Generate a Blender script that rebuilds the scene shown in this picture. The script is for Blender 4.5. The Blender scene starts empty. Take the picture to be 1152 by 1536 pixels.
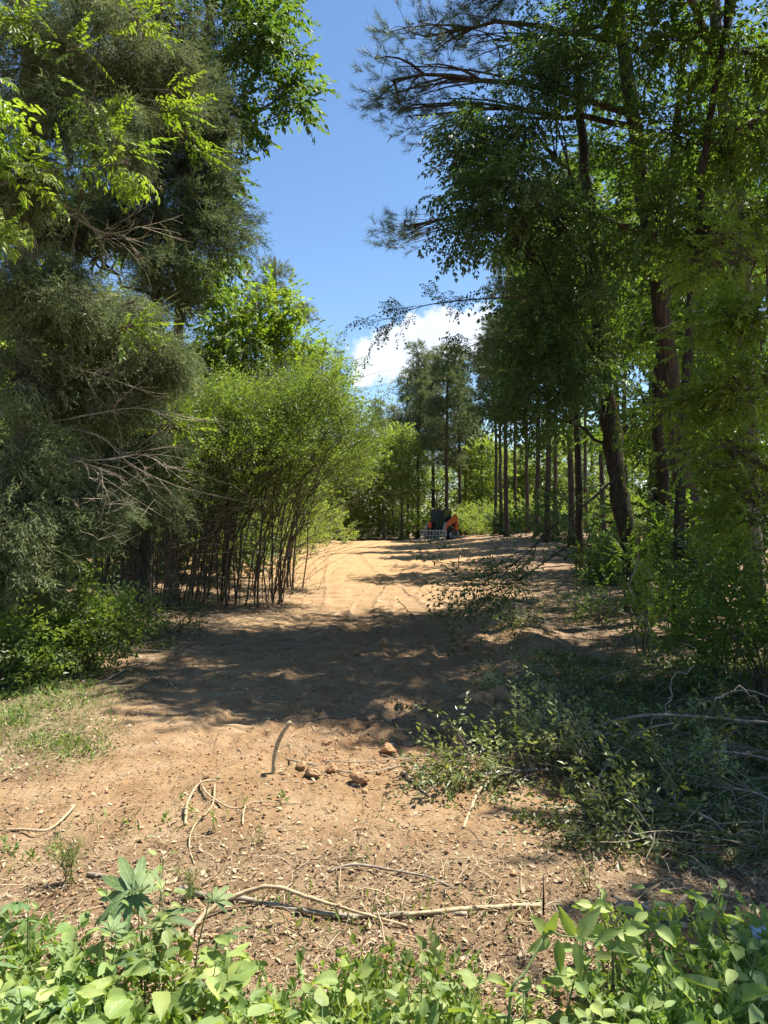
import bpy, math
import numpy as np
from mathutils import Vector, noise as mnoise

# ------------------------------------------------------------------ camera, sky, sun, exposure
S = bpy.context.scene
C = S.collection
CAM = np.array([0.0, 0.0, 1.60])
PITCH = math.radians(0.6)
FPX = 1154.0
cd = bpy.data.cameras.new('camera'); cam = bpy.data.objects.new('camera', cd); C.objects.link(cam)
cd.sensor_fit = 'VERTICAL'; cd.sensor_height = 36.0; cd.lens = 36.0 * FPX / 1536.0
cd.clip_start = 0.05; cd.clip_end = 3000
cam.location = CAM; cam.rotation_euler = (math.pi / 2 + PITCH, 0, 0)
S.camera = cam
S.view_settings.view_transform = 'Standard'; S.view_settings.look = 'None'
S.view_settings.gamma = 1.0; S.view_settings.use_curve_mapping = False
S.view_settings.exposure = 1.42
S.cycles.use_denoising = True
S.cycles.max_bounces = 8; S.cycles.diffuse_bounces = 5; S.cycles.transmission_bounces = 5
S.cycles.caustics_reflective = False; S.cycles.caustics_refractive = False

SUN_EL = math.radians(63); SUN_AZ = math.radians(65)      # azimuth clockwise from +Y
sdir = Vector((math.sin(SUN_AZ) * math.cos(SUN_EL), math.cos(SUN_AZ) * math.cos(SUN_EL), math.sin(SUN_EL)))
ld = bpy.data.lights.new('sun', 'SUN'); ld.energy = 5.0; ld.angle = math.radians(0.53); ld.color = (1.0, 0.945, 0.86)
sun = bpy.data.objects.new('sun', ld); C.objects.link(sun)
sun.rotation_euler = sdir.to_track_quat('Z', 'Y').to_euler(); sun.location = (10, 5, 30)

W = bpy.data.worlds.new('World'); S.world = W; W.use_nodes = True
nt = W.node_tree; nt.nodes.clear()
def wn(t, **k):
    n = nt.nodes.new(t)
    for a, b in k.items(): setattr(n, a, b)
    return n
def wm(op, a, b=None, c=None, clamp=False):
    n = wn('ShaderNodeMath', operation=op); n.use_clamp = clamp
    for i, v in enumerate((a, b, c)):
        if v is None: continue
        if isinstance(v, (int, float)): n.inputs[i].default_value = v
        else: nt.links.new(v, n.inputs[i])
    return n.outputs[0]
sky = wn('ShaderNodeTexSky', sky_type='NISHITA')
sky.sun_disc = False; sky.sun_elevation = SUN_EL; sky.sun_rotation = SUN_AZ
sky.altitude = 200; sky.air_density = 1.0; sky.dust_density = 0.25; sky.ozone_density = 2.3
tc = wn('ShaderNodeTexCoord'); sep = wn('ShaderNodeSeparateXYZ'); nt.links.new(tc.outputs['Generated'], sep.inputs[0])
yy = wm('MAXIMUM', sep.outputs[1], 0.04)
u = wm('DIVIDE', sep.outputs[0], yy); v = wm('DIVIDE', sep.outputs[2], yy)
du = wm('SUBTRACT', u, 0.050); dv = wm('SUBTRACT', v, 0.228)
ca, sa = math.cos(0.30), math.sin(0.30)
ru = wm('ADD', wm('MULTIPLY', du, ca / 0.115), wm('MULTIPLY', dv, sa / 0.112))
rv = wm('ADD', wm('MULTIPLY', du, -sa / 0.050), wm('MULTIPLY', dv, ca / 0.050))
r2 = wm('ADD', wm('MULTIPLY', ru, ru), wm('MULTIPLY', rv, rv))
nz = wn('ShaderNodeTexNoise'); nz.inputs['Scale'].default_value = 17; nz.inputs['Detail'].default_value = 9; nz.inputs['Roughness'].default_value = 0.58
nt.links.new(tc.outputs['Generated'], nz.inputs['Vector'])
nz2 = wn('ShaderNodeTexNoise'); nz2.inputs['Scale'].default_value = 2.1; nz2.inputs['Detail'].default_value = 8
nt.links.new(tc.outputs['Generated'], nz2.inputs['Vector'])
d1 = wm('ADD', wm('MULTIPLY', wm('SUBTRACT', 1.0, r2), 1.5), wm('MULTIPLY', wm('SUBTRACT', nz.outputs[0], 0.5), 4.6))
d1 = wm('MULTIPLY', wm('ADD', d1, -0.15), 3.0, clamp=True)
d2 = wm('MULTIPLY', wm('SUBTRACT', nz2.outputs[0], 0.66), 7.0, clamp=True)      # a few far-off fair-weather clouds elsewhere
low = wm('MULTIPLY', wm('SUBTRACT', 0.30, sep.outputs[2]), 5.0, clamp=True)
d2 = wm('MULTIPLY', d2, low)
mask = wm('MAXIMUM', d1, d2)
mask = wm('MULTIPLY', mask, 0.93)
cm = wn('ShaderNodeMix', data_type='RGBA')
nt.links.new(nz.outputs[0], cm.inputs[0])
cm.inputs[6].default_value = (4.0, 4.6, 5.6, 1); cm.inputs[7].default_value = (6.9, 7.0, 7.2, 1)
hs = wn('ShaderNodeHueSaturation'); hs.inputs['Saturation'].default_value = 1.10; hs.inputs['Value'].default_value = 1.0
nt.links.new(sky.outputs[0], hs.inputs['Color'])
mx = wn('ShaderNodeMix', data_type='RGBA')
nt.links.new(mask, mx.inputs[0]); nt.links.new(hs.outputs[0], mx.inputs[6]); nt.links.new(cm.outputs[2], mx.inputs[7])
bg = wn('ShaderNodeBackground'); bg.inputs[1].default_value = 0.074
nt.links.new(mx.outputs[2], bg.inputs[0])
wo = wn('ShaderNodeOutputWorld'); nt.links.new(bg.outputs[0], wo.inputs[0])

# ------------------------------------------------------------------ helpers
_seed = [100]
def rng_():
    _seed[0] += 1
    return np.random.default_rng(_seed[0])

def sstep(a, b, x):
    t = np.clip((x - a) / (b - a), 0, 1)
    return t * t * (3 - 2 * t)

_vn = {}
def vnoise(x, y, scale, seed=0):
    """smooth 2-D value noise in [-1, 1]"""
    if seed not in _vn:
        _vn[seed] = np.random.default_rng(seed + 7000).random((256, 256)) * 2 - 1
    T = _vn[seed]
    x = np.asarray(x, float) / scale + 1000; y = np.asarray(y, float) / scale + 1000
    xi = np.floor(x).astype(int); yi = np.floor(y).astype(int)
    fx = x - xi; fy = y - yi
    fx = fx * fx * (3 - 2 * fx); fy = fy * fy * (3 - 2 * fy)
    a = T[xi & 255, yi & 255]; b = T[(xi + 1) & 255, yi & 255]; c = T[xi & 255, (yi + 1) & 255]; d = T[(xi + 1) & 255, (yi + 1) & 255]
    return (a * (1 - fx) + b * fx) * (1 - fy) + (c * (1 - fx) + d * fx) * fy

def path_cx(y):            # centre line of the cleared track
    return -0.25 + 0.035 * np.maximum(y - 6, 0) - 0.0006 * np.maximum(y - 6, 0) ** 2

def ground_h(x, y):
    x = np.asarray(x, float); y = np.asarray(y, float)
    h = 0.10 * vnoise(x, y, 6.0, 1) * sstep(4, 14, y) + 0.035 * vnoise(x, y, 1.7, 2)
    h = h + 0.16 * sstep(2.6, 6.0, x - 0.0 * y) * sstep(5, 12, y)
    h = h + 0.22 * sstep(3.0, 6.0, -x) * sstep(4, 9, y)
    h = h + 0.55 * np.exp(-((x - 11) / 6.0) ** 2 - ((y - 50) / 14.0) ** 2)
    h = h + 0.20 * np.exp(-((x + 9) / 5.0) ** 2 - ((y - 45) / 12.0) ** 2)
    berm = 1.35 + 0.12 * (y - 5) - 0.004 * (y - 5) ** 2
    h = h + 0.13 * np.exp(-((x - berm) / 0.42) ** 2) * sstep(4.6, 6.5, y) * (1 - sstep(13, 18, y)) * (1 + 0.7 * vnoise(x, y, 0.5, 3))
    h = h + 0.09 * np.exp(-((y - 4.75 - 0.12 * x) / 0.35) ** 2) * np.exp(-((x + 0.1) / 1.5) ** 2)
    h = h - 0.35 * (1 - sstep(-3, 1.4, y))
    return h

# machine tracks: (points, half width)
TRACKS = []
def track(pts, hw, amp=1.0):
    p = np.array(pts, float)
    out = []
    for i in range(len(p) - 1):                        # Catmull-Rom
        p0 = p[max(i - 1, 0)]; p1 = p[i]; p2 = p[i + 1]; p3 = p[min(i + 2, len(p) - 1)]
        for t in np.linspace(0, 1, 14, endpoint=False):
            out.append(0.5 * ((2 * p1) + (-p0 + p2) * t + (2 * p0 - 5 * p1 + 4 * p2 - p3) * t ** 2 + (-p0 + 3 * p1 - 3 * p2 + p3) * t ** 3))
    out.append(p[-1]); TRACKS.append((np.array(out), hw, amp))

def ray(px, py):
    r = np.array([px - 576.0, FPX, 768.0 - py]); c, s = math.cos(PITCH), math.sin(PITCH)
    return np.array([r[0], r[1] * c - r[2] * s, r[1] * s + r[2] * c])
def P(px, py, Y):
    r = ray(px, py); return CAM + r * (Y / r[1])
def G(px, py, dz=0.0):
    r = ray(px, py); z = 0.0
    for _ in range(12):
        t = (CAM[2] - z) / max(1e-4, -r[2]); q = CAM + r * t
        z = 0.6 * float(ground_h(q[0], q[1])) + 0.4 * z
    return np.array([q[0], q[1], float(ground_h(q[0], q[1])) + dz])

track([(-1.30, 5.4), (-1.10, 6.3), (-0.88, 7.6), (-0.55, 9.8), (-0.40, 12), (-0.35, 16), (0.3, 24), (1.6, 40)], 0.21)
track([(-0.55, 5.4), (-0.20, 6.6), (0.10, 8.2), (0.30, 11), (0.45, 16), (1.2, 24), (2.6, 40)], 0.21, 0.5)
track([(0.55, 6.4), (0.72, 8.0), (0.85, 10), (0.75, 13), (0.25, 18), (-0.6, 26), (-1.6, 40)], 0.21)
track([(1.25, 7.4), (1.42, 9.0), (1.60, 11), (1.50, 14), (1.2, 18), (0.5, 26), (-0.3, 40)], 0.19, 0.6)
track([(-2.2, 7.0), (-1.7, 9.0), (-1.35, 12), (-1.45, 16), (-1.9, 22), (-2.7, 34)], 0.2, 0.7)

def track_fields(x, y):
    """u along the nearest track, mask, across position"""
    U = np.zeros_like(x); M = np.zeros_like(x); A = np.zeros_like(x)
    for pts, hw, amp in TRACKS:
        seg = pts[1:] - pts[:-1]; L = np.linalg.norm(seg, axis=1); cum = np.concatenate([[0], np.cumsum(L)])
        best = np.full(x.shape, 1e9); bu = np.zeros_like(x); bs = np.zeros_like(x)
        for i in range(len(seg)):
            t = np.clip(((x - pts[i, 0]) * seg[i, 0] + (y - pts[i, 1]) * seg[i, 1]) / (L[i] ** 2), 0, 1)
            dx = x - pts[i, 0] - t * seg[i, 0]; dy = y - pts[i, 1] - t * seg[i, 1]
            d = np.hypot(dx, dy); k = d < best
            best = np.where(k, d, best); bu = np.where(k, cum[i] + t * L[i], bu)
            bs = np.where(k, np.sign(dx * seg[i, 1] - dy * seg[i, 0]) * d, bs)
        m = amp * (1 - sstep(hw * 0.7, hw * 1.15, best)) * sstep(0.02, .9, bu) * np.clip(.75 + .6 * vnoise(x, y, .6, 51), .1, 1)
        k = m > M
        U = np.where(k, bu, U); A = np.where(k, bs, A); M = np.where(k, m, M)
    return U, M, A

class MB:
    """collects triangles; build() links them as ONE mesh object"""
    def __init__(s): s.v = []; s.f = []; s.a = []; s.uv = []; s.n = 0; s.smooth = []
    def add(s, verts, tris, a=0.5, smooth=False):
        verts = np.asarray(verts, np.float32).reshape(-1, 3); tris = np.asarray(tris, np.int32).reshape(-1, 3)
        s.v.append(verts); s.f.append(tris + s.n); s.n += len(verts)
        s.a.append(np.full(len(verts), a, np.float32) if np.isscalar(a) else np.asarray(a, np.float32).reshape(-1))
        s.smooth.append(np.full(len(tris), smooth))
    def tube(s, pts, rad, seg=6, a=0.5, cap=True, rough=0.0, rng=None):
        p = np.asarray(pts, float); n = len(p)
        rad = np.broadcast_to(np.asarray(rad, float), (n,)) if np.ndim(rad) == 0 or len(np.atleast_1d(rad)) != n else np.asarray(rad, float)
        d = np.gradient(p, axis=0); d /= np.linalg.norm(d, axis=1, keepdims=True) + 1e-9
        ref = np.array([0.31, 0.93, 0.17]) if abs(d[:, 1].mean()) < 0.8 else np.array([0.95, 0.1, 0.2])
        u = np.cross(d, ref); u /= np.linalg.norm(u, axis=1, keepdims=True) + 1e-9; w = np.cross(d, u)
        ang = np.arange(seg) * 2 * math.pi / seg
        rr = rad[:, None] * np.ones((n, seg))
        if rough and rng is not None: rr = rr * (1 + rough * rng.uniform(-1, 1, (n, seg)))
        ring = p[:, None, :] + rr[:, :, None] * (np.cos(ang)[None, :, None] * u[:, None, :] + np.sin(ang)[None, :, None] * w[:, None, :])
        V = ring.reshape(-1, 3)
        i = np.arange(n - 1)[:, None] * seg; j = np.arange(seg)[None, :]; j2 = (j + 1) % seg
        a0 = (i + j).ravel(); b0 = (i + j2).ravel(); c0 = a0 + seg; d0 = b0 + seg
        F = np.concatenate([np.stack([a0, b0, d0], 1), np.stack([a0, d0, c0], 1)])
        if cap:
            V = np.vstack([V, p[0], p[-1]]); k = n * seg; jj = np.arange(seg)
            F = np.concatenate([F, np.stack([(jj + 1) % seg, jj, np.full(seg, k)], 1), np.stack([(n - 1) * seg + jj, (n - 1) * seg + (jj + 1) % seg, np.full(seg, k + 1)], 1)])
        s.add(V, F, a, True)
    def box(s, c, size, rz=0, a=0.5, bev=0.0, rx=0, ry=0):
        h = np.array(size) / 2.0; b = min(bev, h.min() * 0.9)
        pts = []
        for sx in (-1, 1):
            for sy in (-1, 1):
                for sz in (-1, 1):
                    sg = np.array([sx, sy, sz])
                    for k in range(3):
                        q = sg * (h - b); q[k] = sg[k] * h[k]; pts.append(q)
        pts = np.array(pts)
        import bmesh
        bm = bmesh.new(); vs = [bm.verts.new(q) for q in (pts if b > 0 else pts[::3])]
        r = bmesh.ops.convex_hull(bm, input=vs); bmesh.ops.triangulate(bm, faces=bm.faces[:])
        bm.verts.index_update(); bm.verts.ensure_lookup_table()
        V = np.array([q.co[:] for q in bm.verts]); F = np.array([[q.index for q in f.verts] for f in bm.faces]); bm.free()
        M = Eul(rx, ry, rz); V = V @ M.T + np.array(c)
        s.add(V, F, a)
    def inst(s, proto, pos, R, sc, a=None, jit=None):
        """proto = (verts, tris, per-vertex value) copied n times"""
        pv, pf, pa = proto; n = len(pos); k = len(pv)
        if n == 0: return
        V = np.einsum('kj,nij->nki', pv.astype(np.float32), R.astype(np.float32)) * np.asarray(sc, np.float32).reshape(-1, 1, 1) + pos.astype(np.float32)[:, None, :]
        F = pf[None, :, :] + (np.arange(n) * k)[:, None, None]
        A = pa[None, :] + (0 if a is None else np.asarray(a, np.float32)[:, None])
        s.add(V.reshape(-1, 3), F.reshape(-1, 3), np.clip(A, 0, 1).ravel())
    def build(s, name, mat, parent=None, origin=None, flat_uv=False):
        me = bpy.data.meshes.new(name)
        V = np.concatenate(s.v); F = np.concatenate(s.f); A = np.concatenate(s.a); SM = np.concatenate(s.smooth)
        if origin is not None: V = V - np.asarray(origin, np.float32)
        me.vertices.add(len(V)); me.vertices.foreach_set('co', V.astype(np.float32).ravel())
        me.loops.add(len(F) * 3); me.loops.foreach_set('vertex_index', F.astype(np.int32).ravel())
        me.polygons.add(len(F)); me.polygons.foreach_set('loop_start', np.arange(len(F), dtype=np.int32) * 3)
        me.polygons.foreach_set('use_smooth', SM)
        at = me.attributes.new('v', 'FLOAT', 'POINT'); at.data.foreach_set('value', A.astype(np.float32))
        me.update(calc_edges=True)
        me.materials.append(mat)
        o = bpy.data.objects.new(name, me); C.objects.link(o)
        if parent is not None: o.parent = parent
        return o

def Eul(rx, ry, rz):
    cx, sx, cy, sy, cz, sz = math.cos(rx), math.sin(rx), math.cos(ry), math.sin(ry), math.cos(rz), math.sin(rz)
    X = np.array([[1, 0, 0], [0, cx, -sx], [0, sx, cx]]); Y = np.array([[cy, 0, sy], [0, 1, 0], [-sy, 0, cy]]); Z = np.array([[cz, -sz, 0], [sz, cz, 0], [0, 0, 1]])
    return Z @ Y @ X

def tag(o, label=None, cat=None, group=None, kind=None):
    if label: o['label'] = label
    if cat: o['category'] = cat
    if group: o['group'] = group
    if kind: o['kind'] = kind
    return o
def empty(name, loc, label=None, cat=None, group=None, rz=0):
    o = bpy.data.objects.new(name, None); C.objects.link(o); o.location = loc; o.rotation_euler = (0, 0, rz)
    o.empty_display_size = 0.2
    return tag(o, label, cat, group)
def copy_tree(o, parent=None):
    c = o.copy(); C.objects.link(c)
    if parent is not None: c.parent = parent
    for ch in list(o.children): copy_tree(ch, c)
    return c

def basis(d, up=(0, 0, 1), roll=None, rng=None):
    """matrices whose columns are side, direction, normal"""
    d = d / (np.linalg.norm(d, axis=1, keepdims=True) + 1e-9)
    u = np.broadcast_to(np.array(up, float), d.shape)
    s = np.cross(d, u); ln = np.linalg.norm(s, axis=1, keepdims=True)
    s = np.where(ln < 0.05, np.array([1.0, 0, 0]), s / (ln + 1e-9)); n = np.cross(s, d); n /= np.linalg.norm(n, axis=1, keepdims=True) + 1e-9; s = np.cross(d, n)
    if roll is not None:
        c, sn = np.cos(roll)[:, None], np.sin(roll)[:, None]
        s, n = s * c + n * sn, n * c - s * sn
    return np.stack([s, d, n], axis=2)

# ------------------------------------------------------------------ materials
def mat_new(name):
    m = bpy.data.materials.new(name); m.use_nodes = True; t = m.node_tree; t.nodes.clear()
    return m, t
def N(t, typ, ins=None, **k):
    n = t.nodes.new(typ)
    for a, b in k.items(): setattr(n, a, b)
    for a, b in (ins or {}).items():
        if hasattr(b, 'is_output') or isinstance(b, bpy.types.NodeSocket): t.links.new(b, n.inputs[a])
        else: n.inputs[a].default_value = b
    return n
def ramp(t, fac, stops):
    r = N(t, 'ShaderNodeValToRGB', {'Fac': fac}); e = r.color_ramp.elements
    while len(e) > 1: e.remove(e[-1])
    e[0].position = stops[0][0]; e[0].color = (*stops[0][1], 1)
    for p, c in stops[1:]:
        q = e.new(p); q.color = (*c, 1)
    return r.outputs[0]

def leaf_mat(name, cols, transl=0.35, rough=0.45, spec=0.35, tcol=(1.75, 1.75, 0.6), veins=False):
    m, t = mat_new(name)
    at = N(t, 'ShaderNodeAttribute', attribute_name='v')
    n = len(cols); col = ramp(t, at.outputs['Fac'], [(i / max(1, n - 1), c) for i, c in enumerate(cols)])
    geo = N(t, 'ShaderNodeNewGeometry')
    nz = N(t, 'ShaderNodeTexNoise', {'Vector': geo.outputs['Position'], 'Scale': 1.7, 'Detail': 3})
    hsv = N(t, 'ShaderNodeHueSaturation', {'Color': col})
    mr = N(t, 'ShaderNodeMapRange', {'Value': nz.outputs[0], 'From Min': 0.3, 'From Max': 0.7, 'To Min': 0.78, 'To Max': 1.25}); t.links.new(mr.outputs[0], hsv.inputs['Value'])
    mh = N(t, 'ShaderNodeMapRange', {'Value': nz.outputs[0], 'From Min': 0.3, 'From Max': 0.7, 'To Min': 0.488, 'To Max': 0.512}); t.links.new(mh.outputs[0], hsv.inputs['Hue'])
    c = hsv.outputs[0]
    p = N(t, 'ShaderNodeBsdfPrincipled', {'Base Color': c, 'Roughness': rough, 'Specular IOR Level': spec})
    if veins:
        ns = N(t, 'ShaderNodeTexNoise', {'Vector': geo.outputs['Position'], 'Scale': 55, 'Detail': 5, 'Roughness': .7})
        sp = N(t, 'ShaderNodeMapRange', {'Value': ns.outputs[0], 'From Min': 0.56, 'From Max': 0.72, 'To Max': 0.65})
        mvs = N(t, 'ShaderNodeMix', {0: sp.outputs[0], 6: c, 7: (0.30, 0.29, 0.09, 1)}, data_type='RGBA'); c = mvs.outputs[2]
        nh = N(t, 'ShaderNodeTexNoise', {'Vector': geo.outputs['Position'], 'Scale': 9, 'Detail': 2})
        hv = N(t, 'ShaderNodeHueSaturation', {'Color': c}); hm = N(t, 'ShaderNodeMapRange', {'Value': nh.outputs[0], 'From Min': .35, 'From Max': .65, 'To Min': .475, 'To Max': .515}); t.links.new(hm.outputs[0], hv.inputs['Hue'])
        vm2 = N(t, 'ShaderNodeMapRange', {'Value': nh.outputs[0], 'From Min': .35, 'From Max': .65, 'To Min': 1.2, 'To Max': .75}); t.links.new(vm2.outputs[0], hv.inputs['Value']); c = hv.outputs[0]
        uv = N(t, 'ShaderNodeUVMap'); sx = N(t, 'ShaderNodeSeparateXYZ', {0: uv.outputs[0]})
        ax = N(t, 'ShaderNodeMath', {0: sx.outputs[0]}, operation='ABSOLUTE')
        w = N(t, 'ShaderNodeMath', {0: ax.outputs[0], 1: -0.9, 2: sx.outputs[1]}, operation='MULTIPLY_ADD')
        w2 = N(t, 'ShaderNodeMath', {0: w.outputs[0], 1: 40.0}, operation='MULTIPLY')
        sn = N(t, 'ShaderNodeMath', {0: w2.outputs[0]}, operation='SINE')
        vm = N(t, 'ShaderNodeMapRange', {'Value': sn.outputs[0], 'From Min': 0.80, 'From Max': 1.0})
        mm = N(t, 'ShaderNodeMapRange', {'Value': ax.outputs[0], 'From Min': 0.035, 'From Max': 0.0})
        mxx = N(t, 'ShaderNodeMath', {0: vm.outputs[0], 1: mm.outputs[0]}, operation='MAXIMUM')
        sc = N(t, 'ShaderNodeMath', {0: mxx.outputs[0], 1: 0.30}, operation='MULTIPLY')
        mv = N(t, 'ShaderNodeMix', {0: sc.outputs[0], 6: c, 7: (0.30, 0.40, 0.16, 1)}, data_type='RGBA')
        c = mv.outputs[2]; t.links.new(c, p.inputs['Base Color'])
        bp = N(t, 'ShaderNodeBump', {'Height': mxx.outputs[0], 'Strength': 0.35, 'Distance': 0.002}); t.links.new(bp.outputs[0], p.inputs['Normal'])
    tcn = N(t, 'ShaderNodeMix', {0: 1.0, 6: c, 7: (*tcol, 1)}, data_type='RGBA', blend_type='MULTIPLY')
    tr = N(t, 'ShaderNodeBsdfTranslucent', {'Color': tcn.outputs[2]})
    ms = N(t, 'ShaderNodeMixShader', {0: transl, 1: p.outputs[0], 2: tr.outputs[0]})
    N(t, 'ShaderNodeOutputMaterial', {0: ms.outputs[0]})
    return m

def bark_mat(name, c1, c2, scale=9, bump=0.6, stretch=0.18):
    m, t = mat_new(name)
    tcx = N(t, 'ShaderNodeNewGeometry'); mp = N(t, 'ShaderNodeMapping', {0: tcx.outputs['Position'], 'Scale': (1, 1, stretch)})
    vo = N(t, 'ShaderNodeTexVoronoi', {'Vector': mp.outputs[0], 'Scale': scale * 2.2}, feature='DISTANCE_TO_EDGE')
    nz = N(t, 'ShaderNodeTexNoise', {'Vector': mp.outputs[0], 'Scale': scale, 'Detail': 8, 'Roughness': 0.65})
    sm = N(t, 'ShaderNodeMath', {0: vo.outputs[0], 1: 2.2, 2: nz.outputs[0]}, operation='MULTIPLY_ADD')
    col = ramp(t, sm.outputs[0], [(0.35, c1), (1.0, c2)])
    at = N(t, 'ShaderNodeAttribute', attribute_name='v')
    mr = N(t, 'ShaderNodeMapRange', {'Value': at.outputs['Fac'], 'To Min': 0.7, 'To Max': 1.3})
    hs = N(t, 'ShaderNodeHueSaturation', {'Color': col, 'Value': mr.outputs[0]})
    bp = N(t, 'ShaderNodeBump', {'Height': sm.outputs[0], 'Strength': bump, 'Distance': 0.03})
    p = N(t, 'ShaderNodeBsdfPrincipled', {'Base Color': hs.outputs[0], 'Roughness': 0.9, 'Specular IOR Level': 0.15, 'Normal': bp.outputs[0]})
    N(t, 'ShaderNodeOutputMaterial', {0: p.outputs[0]}); return m

def plain_mat(name, col, rough=0.5, metal=0.0, spec=0.4, noise=0.0, nscale=20, col2=None):
    m, t = mat_new(name)
    p = N(t, 'ShaderNodeBsdfPrincipled', {'Base Color': (*col, 1), 'Roughness': rough, 'Metallic': metal, 'Specular IOR Level': spec})
    g = N(t, 'ShaderNodeNewGeometry'); nz = N(t, 'ShaderNodeTexNoise', {'Vector': g.outputs['Position'], 'Scale': nscale, 'Detail': 6})
    c2 = col2 or tuple(x * 0.6 for x in col)
    cc = ramp(t, nz.outputs[0], [(0.35, c2), (0.6, col)]); t.links.new(cc, p.inputs['Base Color'])
    N(t, 'ShaderNodeOutputMaterial', {0: p.outputs[0]}); return m

def var_mat(name, cols, rough=0.85, transl=0.0):
    m, t = mat_new(name); at = N(t, 'ShaderNodeAttribute', attribute_name='v'); n = len(cols)
    col = ramp(t, at.outputs['Fac'], [(i / (n - 1), c) for i, c in enumerate(cols)])
    p = N(t, 'ShaderNodeBsdfPrincipled', {'Base Color': col, 'Roughness': rough, 'Specular IOR Level': 0.2})
    N(t, 'ShaderNodeOutputMaterial', {0: p.outputs[0]}); return m

M = {}
M['leaf_dark'] = leaf_mat('leaf_dark', [(0.040, 0.076, 0.028), (0.062, 0.108, 0.038), (0.095, 0.145, 0.048)], 0.45, 0.42)
M['leaf_mid'] = leaf_mat('leaf_mid', [(0.045, 0.088, 0.018), (0.072, 0.125, 0.024), (0.115, 0.17, 0.035)], 0.50, 0.45)
M['leaf_bright'] = leaf_mat('leaf_bright', [(0.095, 0.155, 0.022), (0.135, 0.20, 0.03), (0.19, 0.25, 0.045)], 0.5, 0.45)
M['leaf_privet'] = leaf_mat('leaf_privet', [(0.075, 0.12, 0.033), (0.11, 0.16, 0.042), (0.16, 0.215, 0.065)], 0.5, 0.4)
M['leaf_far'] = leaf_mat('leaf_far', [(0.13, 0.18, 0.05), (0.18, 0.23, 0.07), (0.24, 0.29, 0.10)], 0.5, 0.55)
M['cedar'] = leaf_mat('cedar', [(0.075, 0.105, 0.045), (0.13, 0.165, 0.075), (0.25, 0.275, 0.145)], 0.3, 0.7, 0.2, (1.3, 1.3, 0.8))
M['pine'] = leaf_mat('pine_needles', [(0.055, 0.085, 0.035), (0.08, 0.115, 0.05), (0.13, 0.165, 0.07)], 0.3, 0.45, 0.3, (1.1, 1.1, 0.6))
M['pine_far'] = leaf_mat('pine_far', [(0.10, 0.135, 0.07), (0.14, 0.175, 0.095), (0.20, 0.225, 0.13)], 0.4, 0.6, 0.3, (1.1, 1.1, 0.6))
M['weed'] = leaf_mat('weed_leaf', [(0.17, 0.245, 0.065), (0.23, 0.31, 0.09), (0.32, 0.39, 0.14)], 0.35, 0.5, 0.3, veins=True)
M['weed_dull'] = leaf_mat('lobed_leaf', [(0.105, 0.17, 0.060), (0.13, 0.20, 0.075), (0.17, 0.24, 0.095)], 0.25, 0.55, 0.3, (1.1, 1.2, 0.6), veins=True)
M['cover'] = leaf_mat('ground_cover', [(0.13, 0.20, 0.05), (0.19, 0.265, 0.08), (0.28, 0.34, 0.13)], 0.35, 0.55)
M['grass'] = leaf_mat('grass_blades', [(0.10, 0.17, 0.04), (0.16, 0.22, 0.06), (0.30, 0.28, 0.13)], 0.3, 0.6)
M['cut_leaf'] = leaf_mat('cut_leaf', [(0.06, 0.08, 0.024), (0.12, 0.145, 0.045), (0.30, 0.32, 0.15)], 0.3, 0.4, 0.45)
M['bark_pine'] = bark_mat('bark_pine', (0.028, 0.021, 0.017), (0.095, 0.072, 0.056), 7)
M['bark_grey'] = bark_mat('bark_grey', (0.05, 0.042, 0.034), (0.19, 0.165, 0.135), 10, 0.4)
M['bark_dark'] = bark_mat('bark_dark', (0.018, 0.015, 0.012), (0.062, 0.051, 0.040), 10, 0.5)
M['stem'] = bark_mat('thicket_stem', (0.035, 0.028, 0.02), (0.14, 0.115, 0.08), 16, 0.2)
M['dead'] = bark_mat('dead_wood', (0.17, 0.135, 0.095), (0.32, 0.27, 0.20), 9, 0.12, 1.0)
M['stick'] = bark_mat('peeled_stick', (0.31, 0.225, 0.13), (0.44, 0.34, 0.21), 10, 0.12, 1.0)
M['green_stem'] = plain_mat('green_stem', (0.16, 0.22, 0.07), 0.6, nscale=30)
M['litter'] = var_mat('litter', [(0.075, 0.05, 0.03), (0.21, 0.145, 0.085), (0.38, 0.285, 0.175), (0.43, 0.345, 0.22), (0.22, 0.25, 0.10)])
M['clod'] = plain_mat('clod_soil', (0.40, 0.245, 0.13), 0.95, spec=0.1, nscale=14, col2=(0.24, 0.135, 0.07))

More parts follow.
